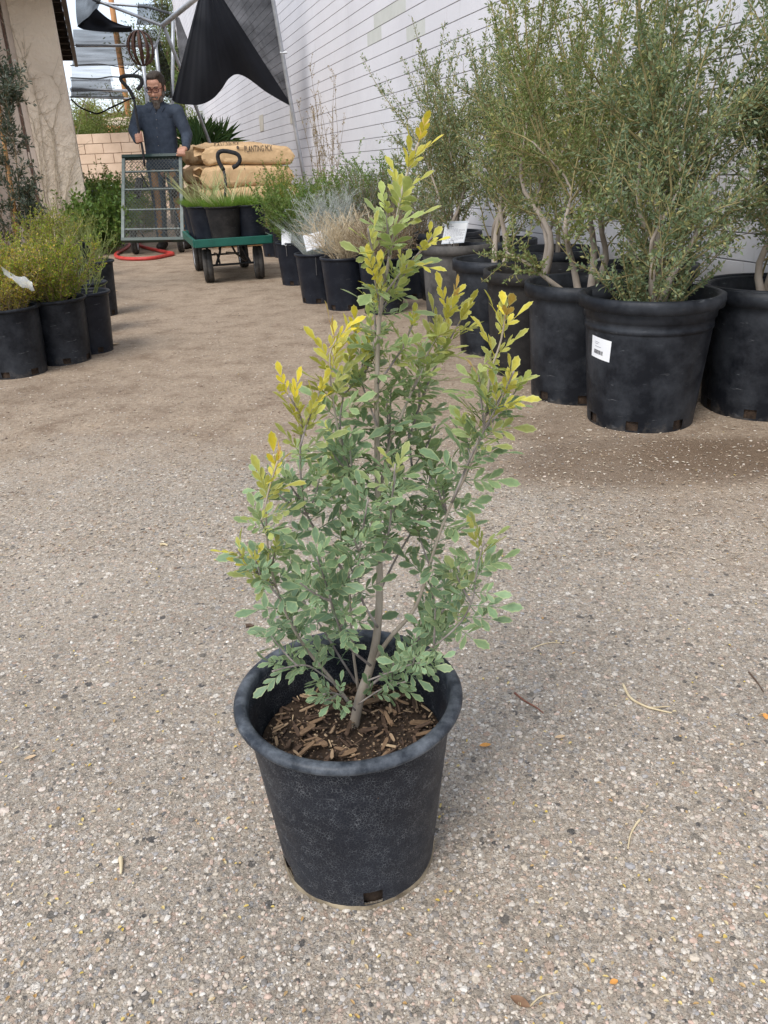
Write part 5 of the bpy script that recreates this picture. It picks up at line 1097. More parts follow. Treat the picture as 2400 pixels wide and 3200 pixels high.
def bag(c, L_, W_, H_, rz, label, texts, tilt=0.0, flap=True, seed=0):
    rng_ = np.random.default_rng(seed); t = thing('planting_mix_bag', label, 'bag', tuple(c), rz, group=None); P_ = bag_mesh(L_, W_, H_, rng_)
    R_ = np.array(Matrix.Rotation(tilt, 3, 'Y')); P_ = P_ @ R_.T; m = MB(); m.grid(P_); o = m.build('sack', KRAFT, t)
    if flap:                                          # crumpled paper flaps of the sewn end
        for k in range(2):
            fz = sines(rng_, 8, (20, 55)); G_ = np.zeros((9, 12, 3))
            for i in range(9):
                for j in range(12):
                    u, v = i/8, j/11; p = np.array([-L_/2+.05-u*.10, (v-.5)*W_*.8, (k-.5)*.05+.03*math.sin(v*7+k)]); G_[i, j] = p + np.array([0, 0, .035*fz(p)+.03*u]) + np.array([.02*fz(p+1), 0, 0])
            m = MB(); m.grid(G_ @ R_.T); m.build('crimped_end', KRAFT, o, smooth=True)
    bvh = BVHTree.FromPolygons([Vector(v) for v in P_.reshape(-1, 3)], m_faces(P_.shape[0], P_.shape[1]))
    for (txt, x0, z0, size, hgt, sx) in texts:        # printed on the front and top, following the paper
        V_, F_ = text_mesh(txt, size); vv = []; ok = True
        for (x_, y_, _) in V_:
            zz = z0 + y_*hgt; ang = zz                  # zz is an angle round the sack: 0 front, pi/2 top
            org = Vector((x0+x_*sx, -W_*math.cos(ang)*1.2, H_*1.6*math.sin(ang))); tgt = Vector((x0+x_*sx, 0, 0)); hit = bvh.ray_cast(org, (tgt-org).normalized())
            if hit[0] is None: ok = False; break
            vv.append(hit[0]+hit[1]*(.008 if hit[1].dot(org-tgt) > 0 else -.008))
        if ok and vv: mm = MB(); mm.add(vv, F_); mm.build('lettering', BAGINK, o, kind='stuff')
    return t
def m_faces(a, b): return [(i*b+j, i*b+j+1, (i+1)*b+j+1, (i+1)*b+j) for i in range(a-1) for j in range(b-1)]
BYD = 9.05; bagz = .199
bx = lambda px, Y_: float(D(px, 500, Y_)[0])
BLN, BWD = .98, .46
fronts = [(772, 0, .01), (770, 1, -.02), (780, 2, .02), (768, 3, .0), (776, 4, .01)]
names = ['lowest sack of the front column of planting mix', 'second sack up in the front column of planting mix', 'middle sack of the front column, half hidden by grass', 'sack just under the top one in the front column, its print worn', 'top sack of the front column, clearly printed in black capitals']
for k, (px, lv, dz) in enumerate(fronts):
    last = lv == 4
    txt = [('PLANTING MIX', -.02, .30, .105, 9.0/1.6, 1.0)] if last else ([('MIX', .12, .25, .08, 5, 1.0)] if lv == 3 else [])
    txt = [('PLANTING MIX', -.03, .16, .090, 6.0, .46), ('~', .10, .80, .13, 4.0, .8), ('•', -.11, .18, .13, 6.0, .8)] if last else ([('15', .12, .35, .085, 6.0, .9), ('I', -.03, .40, .075, 6.0, .9)] if lv == 3 else [])
    bag((bx(px, BYD), BYD, bagz*(lv+.5)), BLN*(1 if lv < 4 else 1.0), BWD, .218, .12+rg.normal(0, .025), names[k], txt, tilt=rg.normal(0, .015) + (.03 if last else 0), seed=410+k)
for k in range(5):
    lab = ['lowest', 'second', 'third', 'fourth', 'topmost'][k]+' sack of the rear column of planting mix beside the man'
    txt = [('PLANTING MIX', -.10, .38, .080, 6.0, .5)] if k == 4 else []
    bag((bx(705+rg.normal(0, 6), BYD+.55), BYD+.55, bagz*1.03*(k+.5)+.01), .96, BWD, .218, .12+rg.normal(0, .04), lab, txt, seed=430+k)
# ------------------------------------------------------------------ the man with the cart
SKIN = M('skin', (.52, .27, .185), (.60, .33, .23), scale=14, rough=.5)
SHIRT = M('blue grey shirt', (.032, .044, .066), (.052, .068, .095), scale=22, rough=.85, bump=.003, bscale=30)
TEE = M('black undershirt', (.008, .008, .01), (.014, .014, .016), scale=20, rough=.9)
JEANS = M('blue work trousers', (.040, .060, .085), (.065, .09, .115), scale=20, rough=.9)
APRON = M('tan work chaps', (.24, .13, .06), (.32, .18, .09), scale=16, rough=.8)
SHOE = M('dark shoe', (.012, .010, .009), (.025, .02, .018), scale=20, rough=.6)
HAIR = M('dark brown hair', (.030, .022, .016), (.065, .050, .038), scale=70, rough=.8, bump=.006, bscale=160, stretch=(1, 1, .3))
BEARD = M('greying beard', (.06, .04, .028), (.20, .175, .15), scale=60, rough=.9, bump=.006, bscale=160)
GLAS = M('dark red spectacle frame', (.05, .008, .008), (.08, .012, .012), scale=20, rough=.3); LENS = bpy.data.materials.new('lens'); LENS.use_nodes = True
lb_ = LENS.node_tree.nodes['Principled BSDF']; lb_.inputs['Alpha'].default_value = .12; lb_.inputs['Roughness'].default_value = .05
BRASS = M('brass snap', (.20, .18, .15), (.26, .23, .19), scale=20, rough=.4, metal=.5)
MY = 8.95
foot = G(530, 770); foot = np.array([D(538, 772, MY)[0], MY, 0.0]); man = thing('person', 'man in a blue grey work shirt and glasses looking down at the tipped cart', 'person', tuple(foot))
def Q(px, py, dy=0.0): return D(px, py, MY+dy) - foot
def caps(mb, a, b, ra, rb_, n=6, sq=(1, 1, 1)):
    a, b = np.asarray(a), np.asarray(b)
    for t_ in np.linspace(0, 1, n): r = ra+(rb_-ra)*t_; mb.ellipsoid(a+(b-a)*t_, (r*sq[0], r*sq[1], r*sq[2]), nu=12, nv=8)
def chain(mb, pts, rad, n=6, sq=(1, 1, 1)):
    for i in range(len(pts)-1): caps(mb, pts[i], pts[i+1], rad[i], rad[i+1], n, sq)
sh_l, sh_r = Q(436, 352), Q(553, 350)                 # shoulders as seen (left / right in the picture)
el_l, el_r = Q(419, 408, -.05), Q(584, 420, .0)
wr_l, wr_r = Q(430, 438, -.22), Q(581, 462, -.12)
ha_l = np.array(HYt*0+D(437, 432, HYt)) - foot; ha_r = D(569, 478, 8.775) - foot
neck, headc = Q(490, 330, .02), Q(487, 272, -.035)
waist, hip = Q(506, 470, .03), Q(512, 520, .03)
ft_l, ft_r = np.array([-.10, .02, .05]), np.array([.16, .05, .05]); kn_l, kn_r = np.array([-.06, -.03, .48]), np.array([.13, -.01, .48])
hp_l, hp_r = hip+[-.09, 0, 0], hip+[.10, 0, 0]
# body: one skin from feet to crown
b = MB(); chain(b, [hp_l, kn_l, ft_l+[0, 0, .05]], [.085, .058, .04]); chain(b, [hp_r, kn_r, ft_r+[0, 0, .05]], [.085, .058, .04])
for f_ in (ft_l, ft_r): caps(b, f_+[0, .04, -.005], f_+[.01, -.14, -.015], .042, .034, 5)
for p, w_ in ((hip, .15), (waist, .14), ((waist+neck)/2, .155), ((waist+neck)/2+[0, 0, .10], .16)): b.ellipsoid(p, (w_, .10, .13))
caps(b, sh_l, sh_r, .06, .06, 6); chain(b, [sh_l, el_l, wr_l], [.055, .043, .028]); chain(b, [sh_r, el_r, wr_r], [.055, .043, .028])
caps(b, neck+[0, .03, -.06], headc+[0, .03, -.05], .058, .055, 5)
# head, turned down
HR = np.array(Matrix.Rotation(math.radians(20), 3, 'X') @ Matrix.Rotation(math.radians(-6), 3, 'Z'))
def hp_(x, y, z): return headc + HR @ np.array([x, y, z])
def he(mb, c, r, **k): mb.ellipsoid(hp_(*c), r, HR, **k)
he(b, (0, .025, .035), (.082, .105, .095)); he(b, (0, -.03, -.05), (.066, .078, .082)); he(b, (0, -.055, -.105), (.042, .042, .030)); he(b, (0, -.088, .028), (.062, .022, .020)); he(b, (0, -.062, .055), (.062, .045, .045))
he(b, (0, -.108, -.018), (.012, .016, .030)); he(b, (0, -.120, -.040), (.017, .016, .013)); he(b, (-.042, -.072, -.035), (.030, .028, .028)); he(b, (.042, -.072, -.035), (.030, .028, .028)); he(b, (0, -.098, -.078), (.026, .014, .012))
for sg in (-1, 1): he(b, (sg*.083, .015, -.012), (.012, .022, .034))
# hands: palm, four fingers, thumb
def finger(mb, pts, r0, r1): chain(mb, pts, np.linspace(r0, r1, len(pts)), 4)
def hand_grip(mb, c, axis, out_, side, wrist):
    """fist round a bar: axis = bar direction, out_ = from bar to palm, side = towards the finger tips"""
    ax, o_, s_ = unit(axis), unit(out_), unit(side); pl = c + o_*.030
    for k in (-1, -.33, .33, 1): mb.ellipsoid(pl+ax*.028*k*1.0+s_*-.004, (.018, .018, .018)); caps(mb, pl+ax*.026*k, wrist, .017, .026, 6)
    for k, (t_, ln) in enumerate(((1.0, .92), (.36, 1.0), (-.30, .95), (-.92, .80))):
        base = pl+ax*.034*t_+s_*.012; p1 = c + ax*.034*t_ + s_*.032*ln + o_*.016; p2 = c + ax*.033*t_ + s_*.034*ln - o_*.014; p3 = c + ax*.032*t_ + s_*.008 - o_*.029; finger(mb, [base, p1, p2, p3], .0112, .0085)
    th = pl+ax*.03-s_*.012; finger(mb, [th, c+ax*.050-s_*.024+o_*.008, c+ax*.056-s_*.006-o_*.020, c+ax*.050+s_*.016-o_*.026], .0125, .0095)
axl = unit(D(430, 385, HYt)-D(438, 432, HYt)); hand_grip(b, ha_l, axl, unit(np.array([-.75, -.35, -.1])), unit(np.array([-.2, -1.0, 0.0])), wr_l)
hand_grip(b, ha_r+[0, .0, .0], unit(np.array([-1.0, 0, .04])), unit(np.array([0.0, .15, 1.0])), unit(np.array([0, -1.0, .15])), wr_r)
baked(b, 'body', SKIN, man, voxel=.0072, smooth=3)
# shirt
s = MB(); t_ch = (waist+neck)/2+[0, 0, .07]
TZ = [(hip+[0, 0, .0], .178, .122), (waist, .172, .120), ((waist+t_ch)/2, .174, .126), (t_ch, .182, .130), (t_ch+[0, 0, .09], .172, .112)]
for i in range(4):
    for u in np.linspace(0, 1, 6): p = TZ[i][0]*(1-u)+TZ[i+1][0]*u; s.ellipsoid(p, (TZ[i][1]*(1-u)+TZ[i+1][1]*u, TZ[i][2]*(1-u)+TZ[i+1][2]*u, .085), nu=22, nv=12)
caps(s, sh_l+[.02, 0, 0], sh_r-[.02, 0, 0], .072, .072, 8); caps(s, neck+[0, .03, -.08], neck+[0, .035, -.01], .085, .070, 4)
for a_, e_, w_ in ((sh_l, el_l, wr_l), (sh_r, el_r, wr_r)):
    chain(s, [a_, e_, e_+(w_-e_)*.86], [.073, .060, .043], 7); chain(s, [e_+(w_-e_)*.80, e_+(w_-e_)*.92], [.046, .044], 3)
fs1 = sines(np.random.default_rng(5), 10, (14, 34)); fs2 = sines(np.random.default_rng(6), 10, (5, 12))
baked(s, 'shirt', SHIRT, man, voxel=.0085, smooth=4, disp=lambda c, n: .0045*fs1(c*np.array([1.1, 1.0, .45])+c[:, :1]*np.array([0, 0, .6]))+.004*fs2(c))
shirt = [o for o in man.children if o.name.startswith('shirt')][0]; dgm = BVHTree.FromObject(shirt, bpy.context.evaluated_depsgraph_get())
def onshirt(px, py, off=.003):
    w_ = D(px, py, MY); d = Vector(unit(w_-_C)); hit = dgm.ray_cast(Vector(_C-foot), d); p = hit[0] if hit[0] is not None else Vector(w_-foot); return np.array(p) - np.array(d)*off
m = MB()
for sg, pts in ((-1, [(486, 318), (470, 322), (455, 334), (459, 351), (478, 331)]), (1, [(489, 318), (503, 320), (515, 332), (506, 352), (494, 330)])): pass
for pts in ([(462, 316), (456, 338), (466, 352), (480, 330)], [(512, 314), (516, 334), (505, 350), (496, 328)]):
    c4 = [onshirt(*p, .010) for p in pts]; m = MB(); bk = [c+np.array([0, .012, -.002]) for c in c4]; m.add(c4+bk, [(0, 1, 2, 3), (7, 6, 5, 4), (0, 4, 5, 1), (1, 5, 6, 2), (2, 6, 7, 3), (3, 7, 4, 0)]); m.build('collar', SHIRT, shirt)
m = MB(); vv = [onshirt(*p, .004) for p in ((478, 330), (497, 330), (489, 352))]; m.add(vv, [(0, 2, 1)]); m.build('undershirt', TEE, man)
for (x0, x1, y0, y1) in ((443, 470, 352, 363), (506, 537, 352, 363)):
    g_ = np.array([[onshirt(x, y+(3 if 0 < (x-x0)/(x1-x0) < 1 and y == y1 else 0), .004) for x in np.linspace(x0, x1, 5)] for y in np.linspace(y0, y1, 3)]); m = MB(); m.grid(g_); m.build('pocket_flap', SHIRT, shirt)
g_ = np.array([[onshirt(487+(y-352)*.075+dx, y, .003) for dx in (-3.5, 3.5)] for y in np.linspace(353, 488, 18)]); m = MB(); m.grid(g_); m.build('placket', SHIRT, shirt)
for (x, y) in ((486, 355), (489, 374), (490, 400), (492, 428), (495, 455), (498, 480)): m = MB(); m.ellipsoid(onshirt(x, y, .005), (.0042, .003, .0042), nu=8, nv=6); m.build('snap', BRASS, shirt)
# trousers, chaps, shoes
tr = MB(); tr.ellipsoid(hip, (.155, .11, .11), nu=18, nv=10); chain(tr, [hp_l, kn_l, ft_l+[0, 0, .06]], [.098, .075, .064], 8); chain(tr, [hp_r, kn_r, ft_r+[0, 0, .06]], [.098, .075, .064], 8)
baked(tr, 'trousers', JEANS, man, voxel=.011, smooth=4, disp=lambda c, n: .006*fs1(c))
ch = MB()
for h_, k_, f_ in ((hp_l, kn_l, ft_l), (hp_r, kn_r, ft_r)): chain(ch, [h_+[0, -.055, -.05], k_+[0, -.045, 0], f_+[0, -.035, .09]], [.052, .040, .036], 8)
baked(ch, 'leg_guards', APRON, man, voxel=.011, smooth=4)
for f_ in (ft_l, ft_r):
    so_ = MB(); so_.ellipsoid(f_+[0, .03, .005], (.048, .075, .055)); so_.ellipsoid(f_+[.005, -.08, -.008], (.052, .10, .042)); so_.ellipsoid(f_+[.007, -.15, -.012], (.046, .05, .038)); baked(so_, 'shoe', SHOE, man, voxel=.011, smooth=2)
# hair, beard, glasses
h_ = MB(); rgH = np.random.default_rng(9)
he(h_, (0, .030, .058), (.087, .106, .082)); he(h_, (0, .055, .02), (.086, .085, .085)); he(h_, (-.005, -.045, .105), (.058, .052, .030)); he(h_, (.02, -.02, .118), (.055, .06, .030))
for sg in (-1, 1): he(h_, (sg*.078, .005, .030), (.012, .034, .042)); he(h_, (sg*.079, -.018, -.015), (.008, .012, .035))
fh = sines(rgH, 14, (60, 160)); baked(h_, 'hair', HAIR, man, voxel=.006, smooth=1, disp=lambda c, n: .0035*fh(c))
be = MB()
for sg in (-1, 1): he(be, (sg*.068, -.025, -.060), (.012, .030, .036)); he(be, (sg*.048, -.062, -.090), (.026, .028, .030)); he(be, (sg*.020, -.106, -.066), (.020, .011, .008))
he(be, (0, -.078, -.118), (.042, .036, .034)); he(be, (0, -.090, -.150), (.034, .028, .036)); he(be, (0, -.092, -.178), (.022, .020, .026))
baked(be, 'beard', BEARD, man, voxel=.0055, smooth=1, disp=lambda c, n: .003*fh(c))
gl = MB()
for sg in (-1, 1):
    ring = [hp_(sg*.034+.028*math.copysign(abs(math.cos(a))**.6, math.cos(a)), -.122, .004+.019*math.copysign(abs(math.sin(a))**.6, math.sin(a))) for a in np.linspace(0, 6.283, 20, endpoint=False)]; gl.tube(ring, .0036, 6, closed=True)
    gl.tube([hp_(sg*.062, -.120, .012), hp_(sg*.080, -.08, .012), hp_(sg*.090, .02, .004)], .003, 6)
gl.tube([hp_(-.008, -.124, .010), hp_(.008, -.124, .010)], .0034, 6); gl.build('glasses', GLAS, man, smooth=True)
for sg in (-1, 1):
    le = MB(); le.ellipsoid(hp_(sg*.034, -.088, .002), (.013, .010, .009), HR, nu=10, nv=8); le.build('eye', M('eyelid', (.42, .21, .145), (.46, .24, .17), scale=20, rough=.5), man, smooth=True)
    eb = MB(); eb.tube([hp_(sg*.016, -.108, .026), hp_(sg*.036, -.110, .032), hp_(sg*.056, -.096, .026)], .0045, 6); eb.build('eyebrow', HAIR, man)
# ------------------------------------------------------------------ shade structure
PIPE = M('galvanised pipe', (.36, .38, .40), (.48, .50, .53), scale=14, rough=.45, metal=.55, c3=(.28, .25, .22), s3=8, f3=(.62, .78))
def cloth_material(name, col, open_, sheen=.3):
    """knitted shade cloth: black tape with light leaking between the threads"""
    m, t, b, o = newmat(name); l = t.links.new; b.inputs['Roughness'].default_value = .75; b.inputs['Sheen Weight'].default_value = sheen; b.inputs['Specular IOR Level'].default_value = .08
    co = N(t, 'ShaderNodeTexCoord').outputs['Object']; n1 = N(t, 'ShaderNodeTexNoise', Scale=2.2, Detail=5); l(co, n1.inputs['Vector']); r = ramp(t, [(.3, col), (.7, tuple(x*1.9 for x in col))]); l(n1.outputs[0], r.inputs[0]); l(r.outputs[0], b.inputs['Base Color'])
    tr = N(t, 'ShaderNodeBsdfTransparent'); mxs = N(t, 'ShaderNodeMixShader')
    n2 = N(t, 'ShaderNodeTexNoise', Scale=5.0, Detail=6); mpc = N(t, 'ShaderNodeMapping', Scale=(.35, 1, 1)); l(co, mpc.inputs[0]); l(mpc.outputs[0], n2.inputs['Vector']); r2 = ramp(t, [(.3, max(0, open_-.12)), (.7, min(1, open_+.10))]); l(n2.outputs[0], r2.inputs[0]); l(r2.outputs[0], mxs.inputs[0])
    l(b.outputs[0], mxs.inputs[1]); l(tr.outputs[0], mxs.inputs[2]); l(mxs.outputs[0], o.inputs[0]); return m
CLOTH = cloth_material('black shade cloth', (.0095, .0105, .0135), -.10, .10); CLOTH2 = cloth_material('thin black shade cloth', (.006, .007, .009), .18, .03); CLOTH3 = cloth_material('overhead shade cloth', (.014, .018, .024), .30, .03)
SY = 9.55
frame = thing('pipe_shelter', 'galvanised pipe shelter standing over the path behind the man', 'shelter', tuple(np.append(G(985, 740)[:2], 0))); fb = np.array(frame.location[:])
def pole(px, r=.021, name='post'):
    m = MB(); m.tube([D(x, y, Y_)-fb for x, y, Y_ in px], r, 10); return m.build(name, PIPE, frame, smooth=True)
footp = SN(9.75, 1.72)
post1 = pole([(846, -40, 9.1), (853, 0, 9.13), (939, 492, 9.45), (966, 640, 9.52), (987, 749, 9.57)])
m = MB(); c_ = D(886, 165, 9.22)-fb; m.tube([c_-[.035, 0, 0], c_+[.035, 0, 0]], .012, 6); m.build('clamp', PIPE, post1)
J = (507, 80, 9.9)
pole([(290, -2, 10.2), (312, 6, 10.2), J], .017, 'rail'); pole([J, (560, 37, 9.2), (622, -14, 8.6)], .026, 'rail'); brace_ = pole([(512, 84, 9.9), (575, 240, 10.3), (640, 405, 10.8), (690, 540, 11.2), (768, 722, 11.6)], .020, 'brace')
pole([(541, 60, 11.5), (538, 310, 11.5), (551, 728, 11.5)], .022, 'post'); pole([(446, 190, 14.5), (462, 330, 14.5), (500, 690, 14.5)], .032, 'post'); pole([(484, 130, 13.5), (500, 260, 13.5), (541, 700, 13.5)], .03, 'post')
pole([(238, 142, 13.2), (470, 143, 13.0)], .022, 'rail'); pole([(222, 277, 19.0), (400, 284, 18.6)], .03, 'rail'); pole([(222, 302, 20.5), (410, 309, 20.0)], .022, 'rail'); pole([(300, 8, 10.6), (460, 22, 10.8), (540, 44, 10.9)], .014, 'rail')
# drapes: surfaces spanned between traced edges, folded in depth
def drape(name, left, right, label, mat, seed, n=44, folds=(7, .05), depthfn=None, cat='shade cloth', k=36):
    rng_ = np.random.default_rng(seed); Lp = spline([D(*p) for p in left], n); Rp = spline([D(*p) for p in right], n); f = sines(rng_, 10, (1.5, 6), 2); f2 = sines(rng_, 8, (8, 22), 2)
    P_ = np.zeros((n, k, 3))
    for i in range(n):
        for j in range(k):
            u = j/(k-1); v = i/(n-1); e = math.sin(math.pi*u); w_ = f((u*folds[0]*.3, v*1.2))*folds[1]*1.6 + f2((u*folds[0]*.22, v*.5))*folds[1]*.6
            P_[i, j] = Lp[i]*(1-u)+Rp[i]*u + np.array([.25*w_*e, -w_*(.15+e), .12*w_*e])
    c = P_.reshape(-1, 3).mean(0); c[2] = 0; m = MB(); m.grid(P_-c); o = m.build(name, mat, smooth=True); o.location = c; tag(o, label, cat); return o
# front dark drape: a fan of folds from the tie above down to its hem
def fan_drape(top, hem, label, mat, seed, n=40, k=110, amp=.11):
    rng_ = np.random.default_rng(seed); T_ = spline([D(*p) for p in top], k); B_ = spline([D(*p) for p in hem], k); f = sines(rng_, 9, (6, 16), 2); f2 = sines(rng_, 9, (18, 46), 2); P_ = np.zeros((n, k, 3))
    for j in range(k):
        u = j/(k-1)
        for i in range(n):
            v = i/(n-1); belly = math.sin(math.pi*min(1, v*1.02))*math.sin(math.pi*u); w_ = amp*(f((u, v*.10))+.45*f2((u, v*.06)))*(.25+.75*v)
            P_[i, j] = T_[j]*(1-v)+B_[j]*v + np.array([.3*w_, -w_-.10*belly, -.02*belly])
    c = P_.reshape(-1, 3).mean(0); c[2] = 0; m = MB(); m.grid(P_-c); o = m.build('shade_cloth', mat, smooth=True); o.location = c; tag(o, label, 'shade cloth'); return o
fan_drape([(634, -60, 9.0), (642, -62, 9.0), (650, -62, 9.0), (660, -60, 9.05)], [(538, 311, 9.3), (556, 321, 9.3), (590, 326, 9.28), (626, 327, 9.26), (662, 311, 9.28), (690, 281, 9.3), (713, 248, 9.3), (742, 232, 9.3), (778, 247, 9.32), (832, 291, 9.38), (911, 338, 9.44)], 'heavy black shade cloth hanging over the path, drawn to the leaning post', CLOTH, 501)
drape('shade_cloth', [(652, -60, 9.3), (656, -20, 9.3), (690, 40, 9.35), (760, 140, 9.4), (830, 230, 9.45), (909, 335, 9.46)], [(846, -60, 9.12), (850, 0, 9.15), (868, 90, 9.2), (885, 180, 9.26), (898, 260, 9.36), (911, 338, 9.44)], 'see-through black shade cloth gathered along the leaning post before the white wall', CLOTH2, 503, folds=(16, .05))
drape('shade_cloth', [(545, 50, 10.6), (552, 100, 10.6), (560, 200, 10.6), (566, 300, 10.6)], [(560, 55, 10.6), (585, 118, 10.6), (600, 150, 10.5), (596, 200, 10.5)], 'narrow strip of black shade cloth hanging behind the brace', CLOTH2, 505, folds=(4, .04))
drape('shade_cloth', [(492, 112, 10.4), (493, 150, 10.4), (500, 220, 10.4), (510, 300, 10.4)], [(497, 110, 10.4), (510, 160, 10.4), (532, 220, 10.4), (540, 306, 10.4)], 'ragged dark cloth hanging between the brace and the man', CLOTH2, 506, folds=(4, .05))
# bundled cloth under the eave
drape('shade_cloth', [(236, -30, 9.9), (238, 20, 9.9), (240, 60, 9.9), (244, 84, 9.9)], [(330, -30, 10.1), (312, 10, 10.1), (300, 45, 10.1), (296, 62, 10.1)], 'greyish shade cloth bunched under the end of the wooden eave', CLOTH2, 507, folds=(8, .08))
drape('shade_cloth', [(240, 82, 9.95), (262, 92, 9.95), (320, 99, 10.0), (380, 101, 10.0), (413, 100, 10.0)], [(302, 26, 10.0), (316, 40, 10.0), (345, 62, 10.0), (385, 78, 10.0), (413, 82, 10.0)], 'rolled black shade cloth sagging from the eave towards the frame', CLOTH, 508, folds=(3, .05))
# overhead strips, level with the frame, receding
def canopy(y0, y1, Y0, Y1, xs, label, seed, mat=CLOTH3, sag=.10):
    rng_ = np.random.default_rng(seed); n, k = 14, 26; A = np.array([D(x, y0+(x-xs[0])*.0, Y0) for x in np.linspace(xs[0], xs[1], k)]); B = np.array([D(x, y1, Y1) for x in np.linspace(xs[0]-6, xs[1]+8, k)]); f = sines(rng_, 8, (1.0, 4))
    P_ = np.array([A*(1-v)+B*v - np.array([0, 0, 1])*(sag*math.sin(math.pi*v)) + np.array([0, 0, 1])*(.05*f(A))[:, None]*math.sin(math.pi*v) for v in np.linspace(0, 1, n)]); c = P_.reshape(-1, 3).mean(0); c[2] = 0; m = MB(); m.grid(P_-c); o = m.build('overhead_shade', mat, smooth=True); o.location = c; tag(o, label, 'shade cloth')
canopy(92, 141, 11.2, 13.1, (228, 490), 'overhead shade cloth strip in front of the first cross pipe, by the eave', 511)
canopy(146, 202, 13.2, 15.2, (225, 420), 'overhead shade cloth strip just beyond the first cross pipe', 512)
canopy(205, 244, 15.4, 17.6, (222, 345), 'thin overhead shade cloth strip lit by the sky', 513, mat=cloth_material('worn overhead cloth', (.03, .034, .04), .66, .05))
canopy(248, 276, 17.8, 18.9, (222, 345), 'dark overhead shade cloth strip before the far cross pipe', 514)
canopy(279, 301, 19.1, 20.4, (222, 380), 'farthest overhead shade cloth strip', 515, mat=CLOTH2)
canopy(12, 78, 10.4, 11.0, (430, 525), 'overhead shade cloth patch beside the pipe joint', 516, sag=.05)
# loose cables
CABLE = M('black cable', (.008, .008, .009), (.015, .015, .016), scale=20, rough=.6)
for pts, lab, r in (([(222, 310, 13), (250, 335, 13), (290, 352, 13), (310, 354, 13), (350, 335, 13), (410, 307, 13)], 'black cable sagging under the far shade strips', .012), ([(220, 243, 16), (300, 246, 16), (345, 240, 16), (400, 240, 16), (440, 213, 16)], 'black cable drawn taut beneath the lit shade strip', .012), ([(220, 205, 15), (300, 200, 15), (340, 204, 15), (400, 214, 15)], 'thin black cable under the second shade strip', .008)):
    m = MB(); P_ = spline([D(*p) for p in pts], 40); c = P_.mean(0); c[2] = 0; m.tube(P_-c, r, 6); o = m.build('cable', CABLE, smooth=True); o.location = c; tag(o, lab, 'cable')
# rusty hoop ball and its chain
RUST = M('rusty iron strip', (.055, .028, .020), (.11, .055, .038), scale=20, rough=.8)
oc_ = D(440, 151, 9.7); orn = thing('hoop_ball', 'rusty iron ball of curved strips hanging from the pipe frame', 'ornament', tuple(oc_)); rx, rz = .145, .165
for k in range(6):
    a = k*math.pi/6+.2; m = MB(); u_ = np.array([math.cos(a), math.sin(a), 0]); t_ = np.array([-math.sin(a), math.cos(a), 0]); V = []; n = 40; w_ = .016
    for i in range(n):
        p = 2*math.pi*i/n; c = u_*rx*math.cos(p)+np.array([0, 0, rz*math.sin(p)]); nr = unit(c); ww = w_*(.35+.65*abs(math.cos(p)))
        for sg, of in ((-1, .002), (1, .002), (1, -.002), (-1, -.002)): V.append(c+t_*sg*ww+nr*of)
    m.add(V, [(4*i+q, 4*i+(q+1) % 4, 4*((i+1) % n)+(q+1) % 4, 4*((i+1) % n)+q) for i in range(n) for q in range(4)]); m.build('hoop', RUST, orn, smooth=True)
m = MB(); m.tube([(0, 0, rz), D(440, 54, 9.98)-oc_], .004, 5); m.build('hanging_wire', BLKM, orn)
ch_a, ch_b = D(503, 88, 9.85), D(470, 160, 9.75); chn = thing('chain', 'steel chain dangling from the pipe joint', 'chain', tuple(ch_b)); nl = 16
for i in range(nl):
    t0 = i/nl; p = ch_a+(ch_b-ch_a)*(t0+.5/nl) - np.array([0, 0, .05*math.sin(math.pi*t0)]) - ch_b; d = unit(ch_b-ch_a); s_ = unit(np.cross(d, [0, 1, 0] if i % 2 else [1, .3, .2])); m = MB()
    m.tube([p+d*.024*math.cos(a)+s_*.010*math.sin(a) for a in np.linspace(0, 6.283, 12, endpoint=False)], .0035, 5, closed=True); m.build('link', PIPE, chn)
# ------------------------------------------------------------------ far end of the yard
rg = np.random.default_rng(601)
# hairy fan palm behind the bags
PALM = leafmat('palm blade', [(.035, .075, .028), (.05, .10, .035), (.07, .13, .05)], trans=.15, rough=.4)
pc_ = np.append(D(640, 500, 11.0)[:2], 0); palm = thing('fan_palm', 'stiff green fan palm rising behind the stacked bags', 'palm', tuple(pc_))
def fan(center, d, n=22, ln=.36, spread=2.4):
    d = unit(d); s_ = unit(np.cross(d, [0, -1.0, .1])); m = MB()
    for k in range(n):
        a = (k/(n-1)-.5)*spread; e = unit(d*math.cos(a)+s_*math.sin(a)+rg.normal(0, .05, 3)); L_ = ln*rg.uniform(.8, 1.05); w_ = .018; w1 = unit(np.cross(e, [0, -1.0, 0])); b0 = center+e*.05
        V = [b0-w1*.004, b0+w1*.004, b0+e*L_*.5+w1*w_+np.array([0, -.01, 0]), b0+e*L_*.5+np.array([0, .012, 0]), b0+e*L_*.5-w1*w_+np.array([0, -.01, 0]), b0+e*L_+np.array([0, 0, -.04])]
        m.add(V, [(0, 1, 2, 3), (0, 3, 4), (3, 2, 5), (4, 3, 5)])
    return m
for k, (px, py, d) in enumerate(((655, 440, (.05, 0, 1)), (628, 425, (-.45, .1, 1)), (690, 440, (.5, .05, .9)), (612, 470, (-.8, 0, .6)), (660, 470, (.1, -.3, .9)), (600, 440, (-.2, .2, 1)))):
    c = D(px, py+18, 11.0+rg.uniform(-.2, .2))-pc_; fo = fan(c, np.array(d)).build('frond', PALM, palm, smooth=False); m = MB(); m.tube(spline([(c[0]*.3, 0, .3), c*.7+[0, 0, -.05], c], 8), .008, 6); m.build('stalk', STEMGR, fo)
m = MB(); m.tube([(0, 0, 0), (0, 0, .35), (0, 0, .5)], [.10, .09, .07], 12); m.build('trunk', STEMBR, palm)
